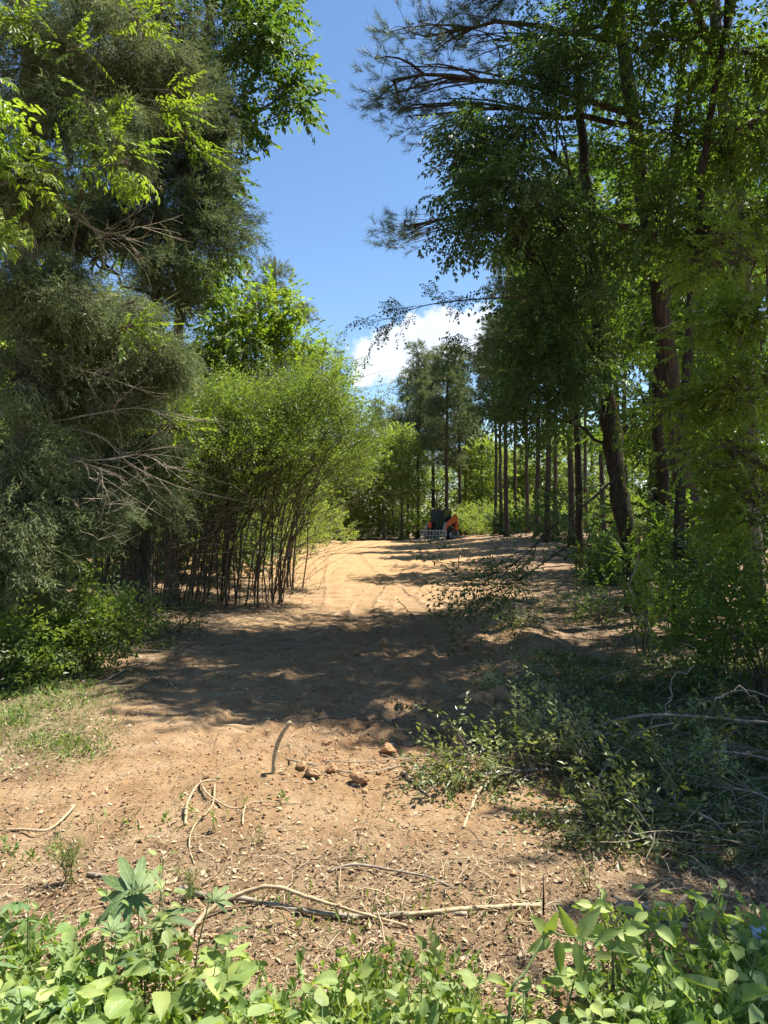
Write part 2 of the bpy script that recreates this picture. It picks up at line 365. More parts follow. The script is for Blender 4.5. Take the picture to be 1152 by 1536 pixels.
# ground
def ground_mat():
    m, t = mat_new('soil')
    g = N(t, 'ShaderNodeNewGeometry'); pos = g.outputs['Position']
    def noise(s, d=8, r=0.6, dist=0.0): return N(t, 'ShaderNodeTexNoise', {'Vector': pos, 'Scale': s, 'Detail': d, 'Roughness': r, 'Distortion': dist}).outputs[0]
    def attr(n): return N(t, 'ShaderNodeAttribute', attribute_name=n).outputs['Fac']
    def mix(f, a, b, bt='MIX'): return N(t, 'ShaderNodeMix', {0: f, 6: a, 7: b}, data_type='RGBA', blend_type=bt).outputs[2]
    def mth(op, a, b=0.0, c=0.0, cl=False):
        n = N(t, 'ShaderNodeMath', {0: a, 1: b, 2: c}, operation=op); n.use_clamp = cl; return n.outputs[0]
    n1 = noise(0.5, 6); n2 = noise(3.2, 8); n3 = noise(28, 10, 0.7); n4 = noise(110, 6, 0.7)
    base = ramp(t, n2, [(0.32, (0.275, 0.17, 0.085)), (0.5, (0.365, 0.243, 0.132)), (0.68, (0.425, 0.305, 0.18))])
    clay = mix(mth('MULTIPLY', attr('clay'), 0.6, cl=True), base, (0.44, 0.25, 0.10, 1))
    fine = ramp(t, n3, [(0.30, (0.58, 0.55, 0.52)), (0.5, (0.98, 0.98, 0.98)), (0.7, (1.2, 1.18, 1.12))])
    col = mix(0.8, clay, fine, 'MULTIPLY')
    # straw and chip flecks
    vo = N(t, 'ShaderNodeTexVoronoi', {'Vector': N(t, 'ShaderNodeMapping', {0: pos, 'Rotation': (0, 0, 0.5), 'Scale': (1, 2.6, 1)}).outputs[0], 'Scale': 34})
    fl = mth('MULTIPLY', mth('SUBTRACT', 0.27, vo.outputs['Distance']), 9.0, cl=True)
    vc = N(t, 'ShaderNodeSeparateColor', {0: vo.outputs['Color']})
    fl = mth('MULTIPLY', fl, mth('GREATER_THAN', vc.outputs[0], 0.62))
    lit = attr('litter')
    fl = mth('MULTIPLY', fl, mth('MULTIPLY_ADD', lit, 0.75, 0.2, True))
    flc = ramp(t, vc.outputs[1], [(0.0, (0.10, 0.065, 0.04)), (0.45, (0.30, 0.21, 0.13)), (1.0, (0.52, 0.42, 0.28))])
    lcol = ramp(t, n2, [(0.3, (0.13, 0.085, 0.05)), (0.55, (0.25, 0.175, 0.11)), (0.75, (0.34, 0.26, 0.165))])
    lcol = mix(0.9, lcol, fine, 'MULTIPLY')
    lf = mth('MULTIPLY', mth('ADD', lit, mth('MULTIPLY', mth('SUBTRACT', n3, 0.5), 0.9)), 0.9, cl=True)
    col = mix(lf, col, lcol)
    col = mix(fl, col, flc)
    grn = mth('MULTIPLY', mth('ADD', attr('green'), mth('MULTIPLY', mth('SUBTRACT', noise(12, 8), 0.55), 2.0)), attr('green'), cl=True)
    col = mix(mth('MULTIPLY', grn, 0.55), col, (0.13, 0.165, 0.06, 1))
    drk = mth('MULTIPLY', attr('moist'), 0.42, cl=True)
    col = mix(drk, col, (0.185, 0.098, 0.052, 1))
    # relief
    tu = attr('tu'); tm = attr('tm')
    tr = mth('SINE', mth('MULTIPLY_ADD', tu, 2 * math.pi / 0.135, mth('MULTIPLY', n2, 5.0)))
    tr = mth('MULTIPLY', mth('MULTIPLY', tr, tm), mth('MULTIPLY_ADD', n2, 1.4, -0.1, True))
    hgt = mth('ADD', mth('MULTIPLY', n3, 0.8), mth('MULTIPLY', n4, 0.25))
    hgt = mth('ADD', hgt, mth('MULTIPLY', fl, 0.25))
    rough_amt = mth('MULTIPLY_ADD', tm, -0.5, 1.0)
    hgt = mth('ADD', mth('MULTIPLY', hgt, rough_amt), mth('MULTIPLY', tr, 1.1))
    bp = N(t, 'ShaderNodeBump', {'Height': hgt, 'Strength': 1.0, 'Distance': 0.045})
    p = N(t, 'ShaderNodeBsdfPrincipled', {'Base Color': col, 'Roughness': 0.95, 'Specular IOR Level': 0.1, 'Normal': bp.outputs[0]})
    N(t, 'ShaderNodeOutputMaterial', {0: p.outputs[0]}); return m

# ------------------------------------------------------------------ ground: one sheet to the horizon
def rough_h(x, y):
    """churned-soil relief added to the smooth ground"""
    onpath = np.exp(-((x - 0.35) / 1.6) ** 2) * sstep(4.4, 5.2, y) * (1 - sstep(11, 16, y))
    f1 = np.abs(vnoise(x, y, 0.22, 11)); f2 = np.abs(vnoise(x, y, 0.11, 12)); f3 = vnoise(x, y, 0.06, 13)
    h = (0.075 * (0.5 - f1) + 0.045 * (0.5 - f2) + 0.018 * f3) * onpath
    h = h + 0.020 * vnoise(x, y, 0.31, 14) + 0.011 * vnoise(x, y, 0.13, 15) + 0.007 * vnoise(x, y, 0.06, 16) - 0.02 * np.maximum(0, vnoise(x, y, 0.09, 18) - .55) / .45
    h = h + 0.03 * vnoise(x, y, 0.7, 17) * sstep(10, 25, y)
    U, Mk, A = track_fields(x, y)
    h = h * (1 - 0.75 * Mk) - 0.035 * Mk + 0.007 * np.sin(U * 2 * math.pi / 0.135 + 5 * .5) * Mk * (1 - sstep(7, 11, y)) + 0.022 * np.exp(-((np.abs(A) - 0.27) / 0.06) ** 2) * (Mk < 0.6) * (np.abs(A) > 0)
    return h, U, Mk

def build_ground():
    nx, ny = 420, 620
    ys = 1.2 * (75 / 1.2) ** np.linspace(0, 1, ny)
    tt = np.linspace(-1, 1, nx)
    tt = 0.72 * tt + 0.28 * np.sign(tt) * np.abs(tt) ** 3
    half = 1.6 + 0.62 * ys
    X = tt[None, :] * half[:, None]; Y = np.repeat(ys[:, None], nx, 1)
    h, U, Mk = rough_h(X, Y)
    Z = ground_h(X, Y) + h
    V = np.stack([X, Y, Z], -1).reshape(-1, 3)
    i = np.arange(ny - 1)[:, None] * nx; j = np.arange(nx - 1)[None, :]
    a = (i + j).ravel(); q = np.stack([a, a + 1, a + nx + 1, a + nx], 1)
    # surrounding sheet: rings out to the horizon, stitched to the fan's border
    left = np.arange(ny) * nx; right = left + nx - 1; top = np.arange(nx) + (ny - 1) * nx; bot = np.arange(nx)
    loop = np.concatenate([bot, right[1:], top[::-1][1:], left[::-1][1:-1]])
    Vs = [V]; Q = [q]; cur = loop; curp = V[loop].copy(); cnt = len(V); ctr = np.array([0, 25.0, 0])
    for k, off in enumerate((2.0, 8.0, 30.0, 120.0, 500.0, 2200.0)):
        d = curp - ctr; d[:, 2] = 0; dn = d / np.linalg.norm(d, axis=1, keepdims=True)
        np_ = curp + dn * off
        np_[:, 2] = ground_h(np_[:, 0], np.clip(np_[:, 1], -3, 200)) if k < 3 else -0.1
        idx = cnt + np.arange(len(loop)); cnt += len(loop); Vs.append(np_)
        nxt = np.roll(np.arange(len(loop)), -1)
        Q.append(np.stack([cur, idx, idx[nxt], cur[nxt]], 1)); cur = idx; curp = np_
    V = np.concatenate(Vs); q = np.concatenate(Q)
    me = bpy.data.meshes.new('ground')
    me.vertices.add(len(V)); me.vertices.foreach_set('co', V.astype(np.float32).ravel())
    me.loops.add(len(q) * 4); me.loops.foreach_set('vertex_index', q.astype(np.int32).ravel())
    me.polygons.add(len(q)); me.polygons.foreach_set('loop_start', np.arange(len(q), dtype=np.int32) * 4)
    me.polygons.foreach_set('use_smooth', np.ones(len(q), bool))
    x, y = V[:, 0], V[:, 1]
    full = np.zeros(len(V)); U1 = full.copy(); U1[:U.size] = U.ravel(); M1 = full.copy(); M1[:U.size] = Mk.ravel()
    lit, grn, clay, moist = masks(x, y)
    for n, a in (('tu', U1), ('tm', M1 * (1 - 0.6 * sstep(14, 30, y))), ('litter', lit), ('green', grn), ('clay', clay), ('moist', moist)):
        at = me.attributes.new(n, 'FLOAT', 'POINT'); at.data.foreach_set('value', a.astype(np.float32))
    me.update(calc_edges=True); me.materials.append(ground_mat())
    o = bpy.data.objects.new('ground', me); C.objects.link(o)
    tag(o, 'bare tan and orange soil of the cleared strip running to the far trees', 'ground', kind='structure')
    return o

def masks(x, y):
    wob = 0.5 * vnoise(x, y, 1.1, 21) + 0.25 * vnoise(x, y, 0.4, 22)
    edge_l = sstep(1.5, 2.6, -x + wob - 0.02 * y) * (1 - sstep(17, 24, y)) + sstep(4, 8, -x + wob * 3 - 0.05 * (y - 20)) * sstep(17, 24, y)
    edge_r = sstep(1.1, 2.2, x + wob - 0.10 * (y - 5)) * sstep(4.0, 5.5, y) + 0
    near = (1 - sstep(3.3, 4.6, y + 0.6 * wob)) * 0.55
    nearr = sstep(0.6, 1.3, x + wob * 0.6) * (1 - sstep(4.5, 6, y)) * 0.8
    far = sstep(55, 60, y)
    lit = np.clip(np.maximum.reduce([edge_l * 0.75, edge_r * 0.95, near, nearr, far, 0.12 + 0.1 * wob]), 0, 1)
    grn = np.clip(1.3 * sstep(.27, .47, -x / np.maximum(y, 1) + .08 * wob) * sstep(4.3, 7.0, y + 1.5 * wob) * (1 - sstep(10, 12, y)) * (x < 0), 0, 1) + 0.5 * (1 - sstep(2.2, 3.0, y))
    clay = sstep(14, 24, y) * (1 - sstep(55, 62, y)) * (0.7 + 0.5 * wob) + 0.25 * np.exp(-((y - 4.4) / 0.8) ** 2)
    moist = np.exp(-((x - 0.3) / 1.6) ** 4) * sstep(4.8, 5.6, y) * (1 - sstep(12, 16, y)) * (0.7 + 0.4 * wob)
    return lit, np.clip(grn, 0, 1), np.clip(clay, 0, 1), np.clip(moist, 0, 1)
build_ground()

def surf(x, y):
    x = np.atleast_1d(np.asarray(x, float)); y = np.atleast_1d(np.asarray(y, float))
    return ground_h(x, y) + rough_h(x, y)[0]

# ------------------------------------------------------------------ leaf and twig prototypes
def leaf4(w, fold=0.12, curl=0.12):        # 2 triangles, length 1 along +Y, folded along the midrib
    return np.array([[0, 0, 0], [w / 2, 0.45, fold * w], [0, 1, -curl], [-w / 2, 0.45, fold * w]]), np.array([[0, 1, 2], [0, 2, 3]])
def leaf6(w, fold=0.12, curl=0.15):
    return np.array([[0, 0, 0], [w * .42, .28, fold * w], [w * .40, .62, fold * w - curl * .3], [0, 1, -curl], [-w * .40, .62, fold * w - curl * .3], [-w * .42, .28, fold * w], [0, .45, -curl * .15]]), \
        np.array([[0, 1, 6], [1, 2, 6], [2, 3, 6], [3, 4, 6], [4, 5, 6], [5, 0, 6]])

def put(parts, tmpl, base, d, nrm, L, a):
    tv, tf = tmpl
    R = basis(d[None], nrm)[0]
    k = sum(len(p[0]) for p in parts)
    parts.append((tv * L @ R.T + base, tf + k, np.full(len(tv), a)))
def merge(parts):
    return np.concatenate([p[0] for p in parts]), np.concatenate([p[1] for p in parts]), np.concatenate([p[2] for p in parts])

def twig_broad(rng, L=0.45, n=18, ll=0.085, w=0.5, spread=55, droop=0.35, six=False, jit=1.0):
    parts = []
    for i in range(n):
        t = (i + 0.6) / n; sgn = 1 if i % 2 else -1
        base = np.array([rng.normal(0, .01), t * L, -droop * 0.35 * L * t * t])
        ang = math.radians(spread * (1 - 0.6 * t) + rng.normal(0, 14 * jit))
        d = np.array([sgn * math.sin(ang), math.cos(ang), -droop * rng.uniform(0.3, 1.6) + rng.normal(0, .12 * jit)]); base = base + rng.normal(0, .012 * (jit - 1) + 1e-6, 3)
        nr = np.array([rng.normal(0, .45), rng.normal(0, .45) - 0.1, 1.0])
        ww = w * rng.uniform(.85, 1.15)
        put(parts, (leaf6 if six else leaf4)(ww), base, d, nr, ll * rng.uniform(.65, 1.2), rng.uniform(-.25, .25))
    return merge(parts)
def twig_compound(rng, L=0.35, nr=4, pairs=4, ll=0.075, rach=0.24, six=False):
    parts = []
    for i in range(nr):
        t = (i + 0.5) / nr; sgn = 1 if i % 2 else -1
        b = np.array([0, t * L, 0]); ang = math.radians(50 * (1 - t * .6) + rng.normal(0, 12))
        d = np.array([sgn * math.sin(ang), math.cos(ang), rng.normal(0, .15)]); a = rng.uniform(-.2, .2)
        side = np.cross(d, [0, 0, 1]); side /= np.linalg.norm(side)
        for k in range(pairs):
            s = (k + .8) / pairs; q = b + d * s * rach + np.array([0, 0, -.4 * rach * s * s])
            dd = d + np.array([0, 0, -.8 * s])
            for e in (-1, 1):
                put(parts, (leaf6 if six else leaf4)(.38), q, dd * .75 + side * e * 1.0 + np.array([0, 0, -.25]) + rng.normal(0, .12, 3), np.array([rng.normal(0, .3), rng.normal(0, .3), 1]), ll * rng.uniform(.8, 1.15), a + rng.uniform(-.08, .08))
        put(parts, leaf4(.4), q, dd + np.array([0, 0, -.3]), np.array([0, 0, 1.]), ll * 1.2, a)
    return merge(parts)
def twig_cedar(rng, L=0.30, n=13):
    parts = []
    for i in range(n):
        t = (i + .3) / n; sgn = 1 if i % 2 else -1
        b = np.array([rng.normal(0, .008), t * L, -.25 * L * t * t]); ang = math.radians(rng.uniform(22, 52))
        az = rng.uniform(-.9, .9)
        d = np.array([sgn * math.sin(ang) * math.cos(az), math.cos(ang), math.sin(ang) * math.sin(az) - .15])
        d /= np.linalg.norm(d); l2 = .12 * (1 - .55 * t) * rng.uniform(.7, 1.3); a = rng.uniform(-.3, .3)
        for k in range(4):
            s = (k + .2) / 4; q = b + d * l2 * s
            e = d + rng.normal(0, .38, 3)
            tv = np.array([[-.0045, 0, 0], [.0045, 0, 0], [0, 1, 0]]); tv = tv * [1, l2 * .5, 1]
            R = basis(e[None], rng.normal(0, 1, 3))[0]; kk = sum(len(p[0]) for p in parts)
            parts.append((tv @ R.T + q, np.array([[0, 1, 2]]) + kk, np.full(3, a)))
    return merge(parts)
def tuft_pine(rng, n=46, L=0.17, w=0.0024, spread=1.0, shoot=0.16):
    parts = []
    for i in range(n):
        t = rng.uniform(0, 1); b = np.array([0, t * shoot, 0]); th = rng.uniform(0, 2 * math.pi); ph = rng.uniform(.35, 1.15) * spread
        d = np.array([math.cos(th) * math.sin(ph), math.cos(ph) + .1, math.sin(th) * math.sin(ph) - .08])
        l = L * rng.uniform(.75, 1.1); tv = np.array([[-w, 0, 0], [w, 0, 0], [0, l, 0]]); R = basis(d[None], rng.normal(0, 1, 3))[0]
        kk = 3 * len(parts); parts.append((tv @ R.T + b, np.array([[0, 1, 2]]) + kk, np.full(3, rng.uniform(-.25, .25))))
    return merge(parts)

rr = np.random.default_rng(5)
PROTO = {
    'broad': [twig_broad(rr) for _ in range(8)],
    'broad_big': [twig_broad(rr, .55, 16, .12, .55) for _ in range(8)],
    'compound': [twig_compound(rr) for _ in range(8)],
    'hickory': [twig_compound(rr, .3, 4, 3, .13, .26, True) for _ in range(6)],
    'privet': [twig_broad(rr, .40, 26, .044, .5, 60, .15, jit=3) for _ in range(8)],
    'bush': [twig_broad(rr, .32, 18, .052, .5, 55, .2, jit=3) for _ in range(8)],
    'cut': [twig_broad(rr, .36, 16, .052, .42, 50, .3, jit=2.5) for _ in range(8)],
    'cedar': [twig_cedar(rr) for _ in range(8)],
    'pine': [tuft_pine(rr) for _ in range(6)],
    'pine_mid': [tuft_pine(rr, 30, .2, .006, 1.1, .2) for _ in range(6)],
    'far': [twig_broad(rr, .9, 12, .20, .6, 60, .3) for _ in range(8)],
    'pine_far': [tuft_pine(rr, 22, .26, .013, 1.15, .35) for _ in range(6)],
}

def bez(a, b, c, n):
    t = np.linspace(0, 1, n)[:, None]
    return (1 - t) ** 2 * a + 2 * t * (1 - t) * b + t * t * c
def scatter(mb, kind, pos, dirs, rng, sc=(0.8, 1.25), tilt=0.5, a0=0.5, asp=0.25, roll=0.6):
    pr = PROTO[kind]; which = rng.integers(0, len(pr), len(pos))
    d = dirs + rng.normal(0, tilt, dirs.shape); R = basis(d, (0, 0, 1), rng.normal(0, roll, len(pos)))
    s = rng.uniform(sc[0], sc[1], len(pos)); av = np.clip(rng.normal(a0, asp, len(pos)), 0, 1)
    for i in range(len(pr)):
        k = which == i; mb.inst(pr[i], pos[k], R[k], s[k], av[k])

def smooth_path(pts, n=5):
    p = np.array(pts, float); out = []
    for i in range(len(p) - 1):
        p0 = p[max(i - 1, 0)]; p1 = p[i]; p2 = p[i + 1]; p3 = p[min(i + 2, len(p) - 1)]
        for t in np.linspace(0, 1, n, endpoint=False):
            out.append(0.5 * ((2 * p1) + (-p0 + p2) * t + (2 * p0 - 5 * p1 + 4 * p2 - p3) * t ** 2 + (-p0 + 3 * p1 - 3 * p2 + p3) * t ** 3))
    out.append(p[-1]); return np.array(out)

def tree(name, label, cat, trunk, r0, r1, blobs, kind, leafmat, barkmat, nsub=9, nclump=26, sub_r=0.55, sc=(0.8, 1.25), droop=0.25, seed=None,
         group=None, crown_name='crown', a0=0.5, limb_r=0.05, steep=0.5, tilt=0.5, twigs=True, cr=0.42, limb_name='limb', trunk_parts=True, seg=9, up=0.0, roll=.6, flare=True, hang=0.0):
    """a tree whose crown is several leaf masses (world ellipsoids), each carried by a limb with its own side branches"""
    rng = np.random.default_rng(seed) if seed is not None else rng_()
    trunk = [np.array(q, float) for q in trunk]; base = trunk[0].copy()
    root = empty(name, base, label, cat, group)
    tp = smooth_path(trunk, 6); tp[1:-1] += rng.normal(0, r0 * .12, tp[1:-1].shape) * [1, 1, 0]
    tt = np.linspace(0, 1, len(tp)); rad = r0 + (r1 - r0) * tt
    if flare: rad = rad * (1 + 0.55 * np.exp(-tt * 28))
    mb = MB(); tp0 = tp.copy(); tp0[0, 2] -= 0.15
    mb.tube(tp0, rad, seg, .5, rough=0.06, rng=rng); mb.build('trunk', M[barkmat], root, base)
    lm = MB(); lm.n = 0; crown = MB(); allp = []; alld = []
    for bi, bl in enumerate(blobs):
        c = np.array(bl[0], float); r = np.array(bl[1], float); wgt = bl[2] if len(bl) > 2 else 1.0
        hd = np.hypot(tp[:, 0] - c[0], tp[:, 1] - c[1]); zt = c[2] - steep * hd; k = int(np.argmin(np.abs(tp[:, 2] - zt) + 0.02 * hd))
        st = tp[k]; limb = MB()
        mid = (st + c) / 2 + np.array([0, 0, 0.12 * np.linalg.norm(c - st)]) + rng.normal(0, .12, 3)
        lp = bez(st, mid, c, 9); l0 = min(limb_r * (0.5 + 0.25 * np.linalg.norm(c - st)), rad[k] * .8); lr = np.linspace(l0, l0 * .35, 9)
        lp[1:-1] += rng.normal(0, .035, (7, 3)); limb.tube(lp, lr, 6, .5)
        ns = max(2, int(round(nsub * wgt)))
        g = rng.normal(0, 1, (ns, 3)); g /= np.linalg.norm(g, axis=1, keepdims=True)
        sc_ = c + g * r * (rng.uniform(.15, 1, (ns, 1)) ** .45) * .85
        for q in sc_:
            j = rng.integers(3, 9); s0 = lp[min(j, 8)]; m2 = (s0 + q) / 2 + np.array([0, 0, .1 * np.linalg.norm(q - s0)]) + rng.normal(0, .06, 3)
            bp = bez(s0, m2, q, 5); limb.tube(bp, np.linspace(l0 * .4, .008, 5), 4, .5, cap=False)
            nc = max(3, int(nclump * rng.uniform(.55, 1.35)))
            h = rng.normal(0, 1, (nc, 3)); h /= np.linalg.norm(h, axis=1, keepdims=True)
            off = h * (rng.uniform(0, 1, (nc, 1)) ** .5) * sub_r * rng.uniform(.7, 1.3) * np.array([1, 1, .62])
            tip = q + off
            out = tip - (s0 + q) / 2; out /= np.linalg.norm(out, axis=1, keepdims=True) + 1e-6
            dd = out + np.array([0, 0, -droop + up]) - (np.array([0, 0, hang]))
            allp.append(tip); alld.append(dd)
            if twigs:
                for z in range(0, nc, 2):
                    f = bp[rng.integers(2, 5)]; limb.tube(np.array([f, (f + tip[z]) / 2 + rng.normal(0, .03, 3), tip[z]]), np.array([.007, .005, .003]), 3, .5, cap=False)
        limb.build(limb_name, M[barkmat], root, base)
    if allp:
        pp = np.concatenate(allp); dd = np.concatenate(alld)
        scatter(crown, kind, pp, dd, rng, sc, tilt, a0, roll=roll)
        o = crown.build(crown_name, M[leafmat], root, base); o['kind'] = 'stuff'
    return root

def B(px, py, Y, rx, ry, rd=None, w=1.0):
    """a leaf mass by where it stands: photo direction, distance, and radii in photo pixels (depth in metres)"""
    c = P(px, py, Y); k = Y / FPX
    return (c, (rx * k, rd if rd is not None else max(rx, ry) * k * .8, ry * k), w)
def on_ground(px, Y, sink=0.0):
    x = (px - 576) / FPX * Y; return np.array([x, Y, float(surf(x, Y)[0]) - sink])

# ------------------------------------------------------------------ right-hand trees
def TP(Y, *pts, basepx=None):
    """trunk path: first point on the ground below, the others by direction at distance Y"""
    q = [on_ground(pts[0][0], Y)]
    for p in pts[1:]: q.append(P(p[0], p[1], Y if len(p) < 3 else p[2]))
    return q

tree('leaning_tree', 'dark vine-wrapped trunk leaning left with broad drooping dark green crown over the track', 'tree',
     TP(13.5, (958, 880), (942, 800), (922, 700), (908, 600), (896, 470), (884, 330), (872, 180), (862, 40)), .18, .06,
     [B(738, 240, 11.5, 56, 68, 1.1, .9), B(790, 170, 12, 85, 80, 1.3, 1.1), B(860, 70, 12.5, 90, 80, 1.4, 1), B(738, 318, 11, 60, 46, 1.1, 1.0), B(800, 320, 12, 85, 70, 1.3, 1.1),
      B(820, 450, 12, 70, 50, 1.2, .9), B(800, 545, 12.5, 50, 40, 1.0, .7), B(850, 560, 13, 80, 50, 1.4, 1.0), B(880, 400, 13, 60, 90, 1.2, .9), B(800, 620, 13.5, 75, 30, 1.2, .6)],
     'compound', 'leaf_dark', 'bark_dark', nsub=10, nclump=22, sub_r=.5, seed=11, limb_r=.035, a0=.45)
tree('tall_pine', 'tall pine at the right whose bare needle-tipped boughs reach out against the blue sky', 'pine tree',
     TP(12.5, (1072, 890), (1034, 760), (1008, 600), (990, 450), (968, 300), (948, 170), (930, 40), (915, -120), (905, -400)), .17, .08,
     [B(590, 120, 12.2, 75, 45, .7, 1.4), B(650, 160, 12.6, 70, 40, .7, 1), B(640, 55, 13, 80, 35, .8, 1.1), B(740, 60, 13, 90, 50, .9, 1.4), B(720, 5, 13, 60, 30, .8, .8), B(610, 340, 13, 38, 22, .4, .7),
      B(800, -60, 13, 120, 60, 1.2, 1.3), B(960, -120, 13, 120, 60, 1.5, 1)],
     'pine', 'pine', 'bark_pine', nsub=8, nclump=11, sub_r=.46, sc=(.8, 1.15), droop=-.5, seed=12, steep=.1, limb_r=.042, tilt=.35, crown_name='needles', a0=.5)
tree('slender_tree', 'slender forked tree with thin upright limbs and yellow-green leaves at the upper right', 'tree',
     TP(10.5, (1015, 900), (1020, 760), (1030, 560), (1042, 380), (1062, 190), (1085, 60), (1100, -80)), .075, .035,
     [B(1010, 60, 10.5, 70, 70, 1, 1), B(1110, 60, 10.5, 70, 70, 1, 1), B(1110, 190, 10.5, 70, 60, 1, 1), B(1000, 200, 11, 60, 60, 1, .9), B(1100, 330, 10, 70, 55, 1, 1), B(980, 330, 11, 45, 60, 1, .7), B(950, -40, 11, 80, 60, 1, 1)],
     'broad', 'leaf_mid', 'bark_dark', nsub=8, nclump=22, sub_r=.45, seed=13, limb_r=.025)
tree('forked_tree', 'pair-stemmed tree just behind the tall pine with thin dark stems', 'tree',
     TP(15, (1000, 880), (1000, 760), (985, 600), (1000, 420), (1010, 250), (1025, 60)), .13, .06,
     [B(930, 60, 15, 110, 90, 1.6, 1.2), B(1060, 120, 15.5, 110, 100, 1.6, 1.2), B(950, 240, 15, 90, 80, 1.5, 1), B(1090, 330, 15.5, 90, 90, 1.6, 1), B(940, 430, 15.5, 80, 80, 1.5, 1), B(1080, 520, 16, 90, 80, 1.5, .9), B(960, 600, 16, 80, 60, 1.3, .8)],
     'broad', 'leaf_mid', 'bark_dark', nsub=10, nclump=24, sub_r=.6, sc=(.9, 1.4), seed=14, limb_r=.03, a0=.4)
tree('edge_tree', 'leafy small tree with sunlit yellow-green leaves at the right border of the clearing', 'tree',
     [on_ground(1200, 7.2), P(1190, 900, 7.2), P(1180, 700, 7.2), P(1160, 500, 7.2), P(1150, 380, 7.3)], .07, .025,
     [B(1110, 480, 6.8, 75, 45, .5, 1), B(1120, 590, 7, 70, 50, .6, 1), B(1095, 690, 7.2, 70, 55, .6, .9), B(1130, 780, 7, 60, 60, .6, .9), B(1090, 380, 7.3, 55, 40, .5, .6), B(1040, 600, 7.6, 55, 35, .5, .5)],
     'broad', 'leaf_bright', 'stem', nsub=11, nclump=17, sub_r=.26, sc=(.5, .85), seed=15, limb_r=.018, a0=.6)
tree('roadside_oak', 'broad tree standing to the right of the view and shading the brush', 'tree',
     [np.array([7.3, 5.6, 0.1]), np.array([7.2, 5.6, 3.0]), np.array([6.9, 5.7, 6]), np.array([6.8, 5.9, 9])], .24, .1,
     [((3.4, 8.7, 9.1), (1.0, .8, .5), 1), ((4.5, 8.3, 8.8), (1.0, .9, .6), 1), ((5.7, 7.6, 8.1), (1.1, 1.0, .8), 1), ((5.0, 7.3, 7.8), (.6, .6, .5), .7), ((4.6, 3.8, 6.5), (.65, .55, .5), .9), ((6.8, 8.4, 8.2), (1.2, 1.1, .9), 1), ((5.2, 5.4, 7.0), (.9, 1.0, .8), 1), ((6.6, 6.6, 8), (1.5, 1.5, 1.0), 1), ((6.8, 4.4, 6.6), (1.2, 1.2, 1), .8)],
     'broad_big', 'leaf_mid', 'bark_grey', nsub=13, nclump=19, sub_r=.5, sc=(.9, 1.3), seed=16, steep=.25)
tree('high_crowned_oak', 'tall tree whose high crown spreads over the track above the leaning trunk', 'tree',
     [on_ground(1130, 13), P(1120, 500, 13), P(1090, 200, 13), P(1060, -120, 12.5)], .16, .08,
     [((2.8, 10.4, 10.6), (1.1, .9, .5), 1.1), ((4.2, 10.4, 10.5), (1.2, 1.0, .6), 1), ((5.5, 10.2, 10.2), (1.2, 1.2, .8), 1), ((3.0, 12.8, 12.3), (1.1, 1.1, .6), 1), ((4.8, 12.8, 12.2), (1.3, 1.1, .7), 1), ((6.6, 10.2, 8.4), (1.2, 1.2, .9), 1), ((7.8, 12, 8.8), (1.3, 1.2, 1), 1)],
     'broad_big', 'leaf_mid', 'bark_grey', nsub=13, nclump=17, sub_r=.5, sc=(.9, 1.3), seed=17, steep=.25)
# wood behind them
for i, (px, Y, lean, bl) in enumerate([
        (870, 24, -8, [(860, 500, 80, 60), (830, 400, 70, 60), (900, 320, 80, 70)]),
        (985, 22, 5, [(1000, 480, 90, 70), (1040, 640, 90, 60), (1000, 330, 90, 80)]),
        (1095, 20, 0, [(1110, 560, 80, 80), (1100, 700, 80, 60), (1090, 400, 90, 90), (1120, 230, 80, 80)]),
        (925, 30, 0, [(930, 620, 90, 50), (900, 520, 90, 60), (960, 400, 90, 70), (940, 250, 90, 90)]),
        (1050, 28, 0, [(1060, 740, 80, 40), (1050, 640, 80, 50), (1080, 500, 80, 80)])]):
    tree('wood_tree', ['second-row tree with a dark crown between the leaning trunk and the far pines', 'second-row tree directly behind the tall pine trunk', 'second-row tree behind the sunlit leaves at the right border',
                       'deeper tree with a wide crown seen above the leaning trunk', 'deeper low-branched tree behind the tall pine'][i], 'tree',
         TP(Y, (px, 860), (px + lean * .3, 700), (px + lean, 500), (px + lean * 1.5, 300)), .13, .06,
         [B(a, b, Y, c, d, 2.0, 1) for a, b, c, d in bl], 'broad_big', 'leaf_mid', 'bark_dark', nsub=10, nclump=22, sub_r=.95, sc=(1.1, 1.7), seed=30 + i, group='trees in the wood on the right', limb_r=.04, a0=.5)

# ------------------------------------------------------------------ left-hand trees
tree('big_cedar', 'large grey-green cedar with drooping feathery boughs down the left border', 'cedar tree',
     TP(8.6, (40, 960), (45, 700), (40, 400), (45, 0), (50, -500)), .17, .07,
     [B(40, 100, 8.0, 90, 90, .8, 1.3), B(150, 60, 8.2, 85, 65, .8, 1.2), B(120, 190, 8, 90, 65, .7, 1.3), B(20, 250, 8.2, 50, 50, .7, .8), B(230, 110, 8.8, 55, 60, .7, .9),
      B(60, 430, 7.9, 80, 50, .7, 1.2), B(160, 470, 8.1, 80, 50, .7, 1.3), B(220, 540, 8.4, 65, 38, .6, 1.1), B(50, 560, 7.9, 75, 60, .7, 1.1), B(130, 600, 8.4, 60, 45, .6, .9),
      B(30, 690, 7.7, 60, 55, .6, 1.0), B(50, 790, 7.6, 65, 50, .6, 1.1), B(130, 760, 8.0, 40, 30, .5, .7), B(20, 850, 7.5, 50, 30, .5, .7), B(60, -60, 8.6, 110, 80, 1, 1)],
     'cedar', 'cedar', 'bark_grey', nsub=19, nclump=30, sub_r=.25, sc=(.7, 1.35), droop=.75, seed=41, limb_r=.02, crown_name='foliage', tilt=.4, a0=.5, steep=.0)
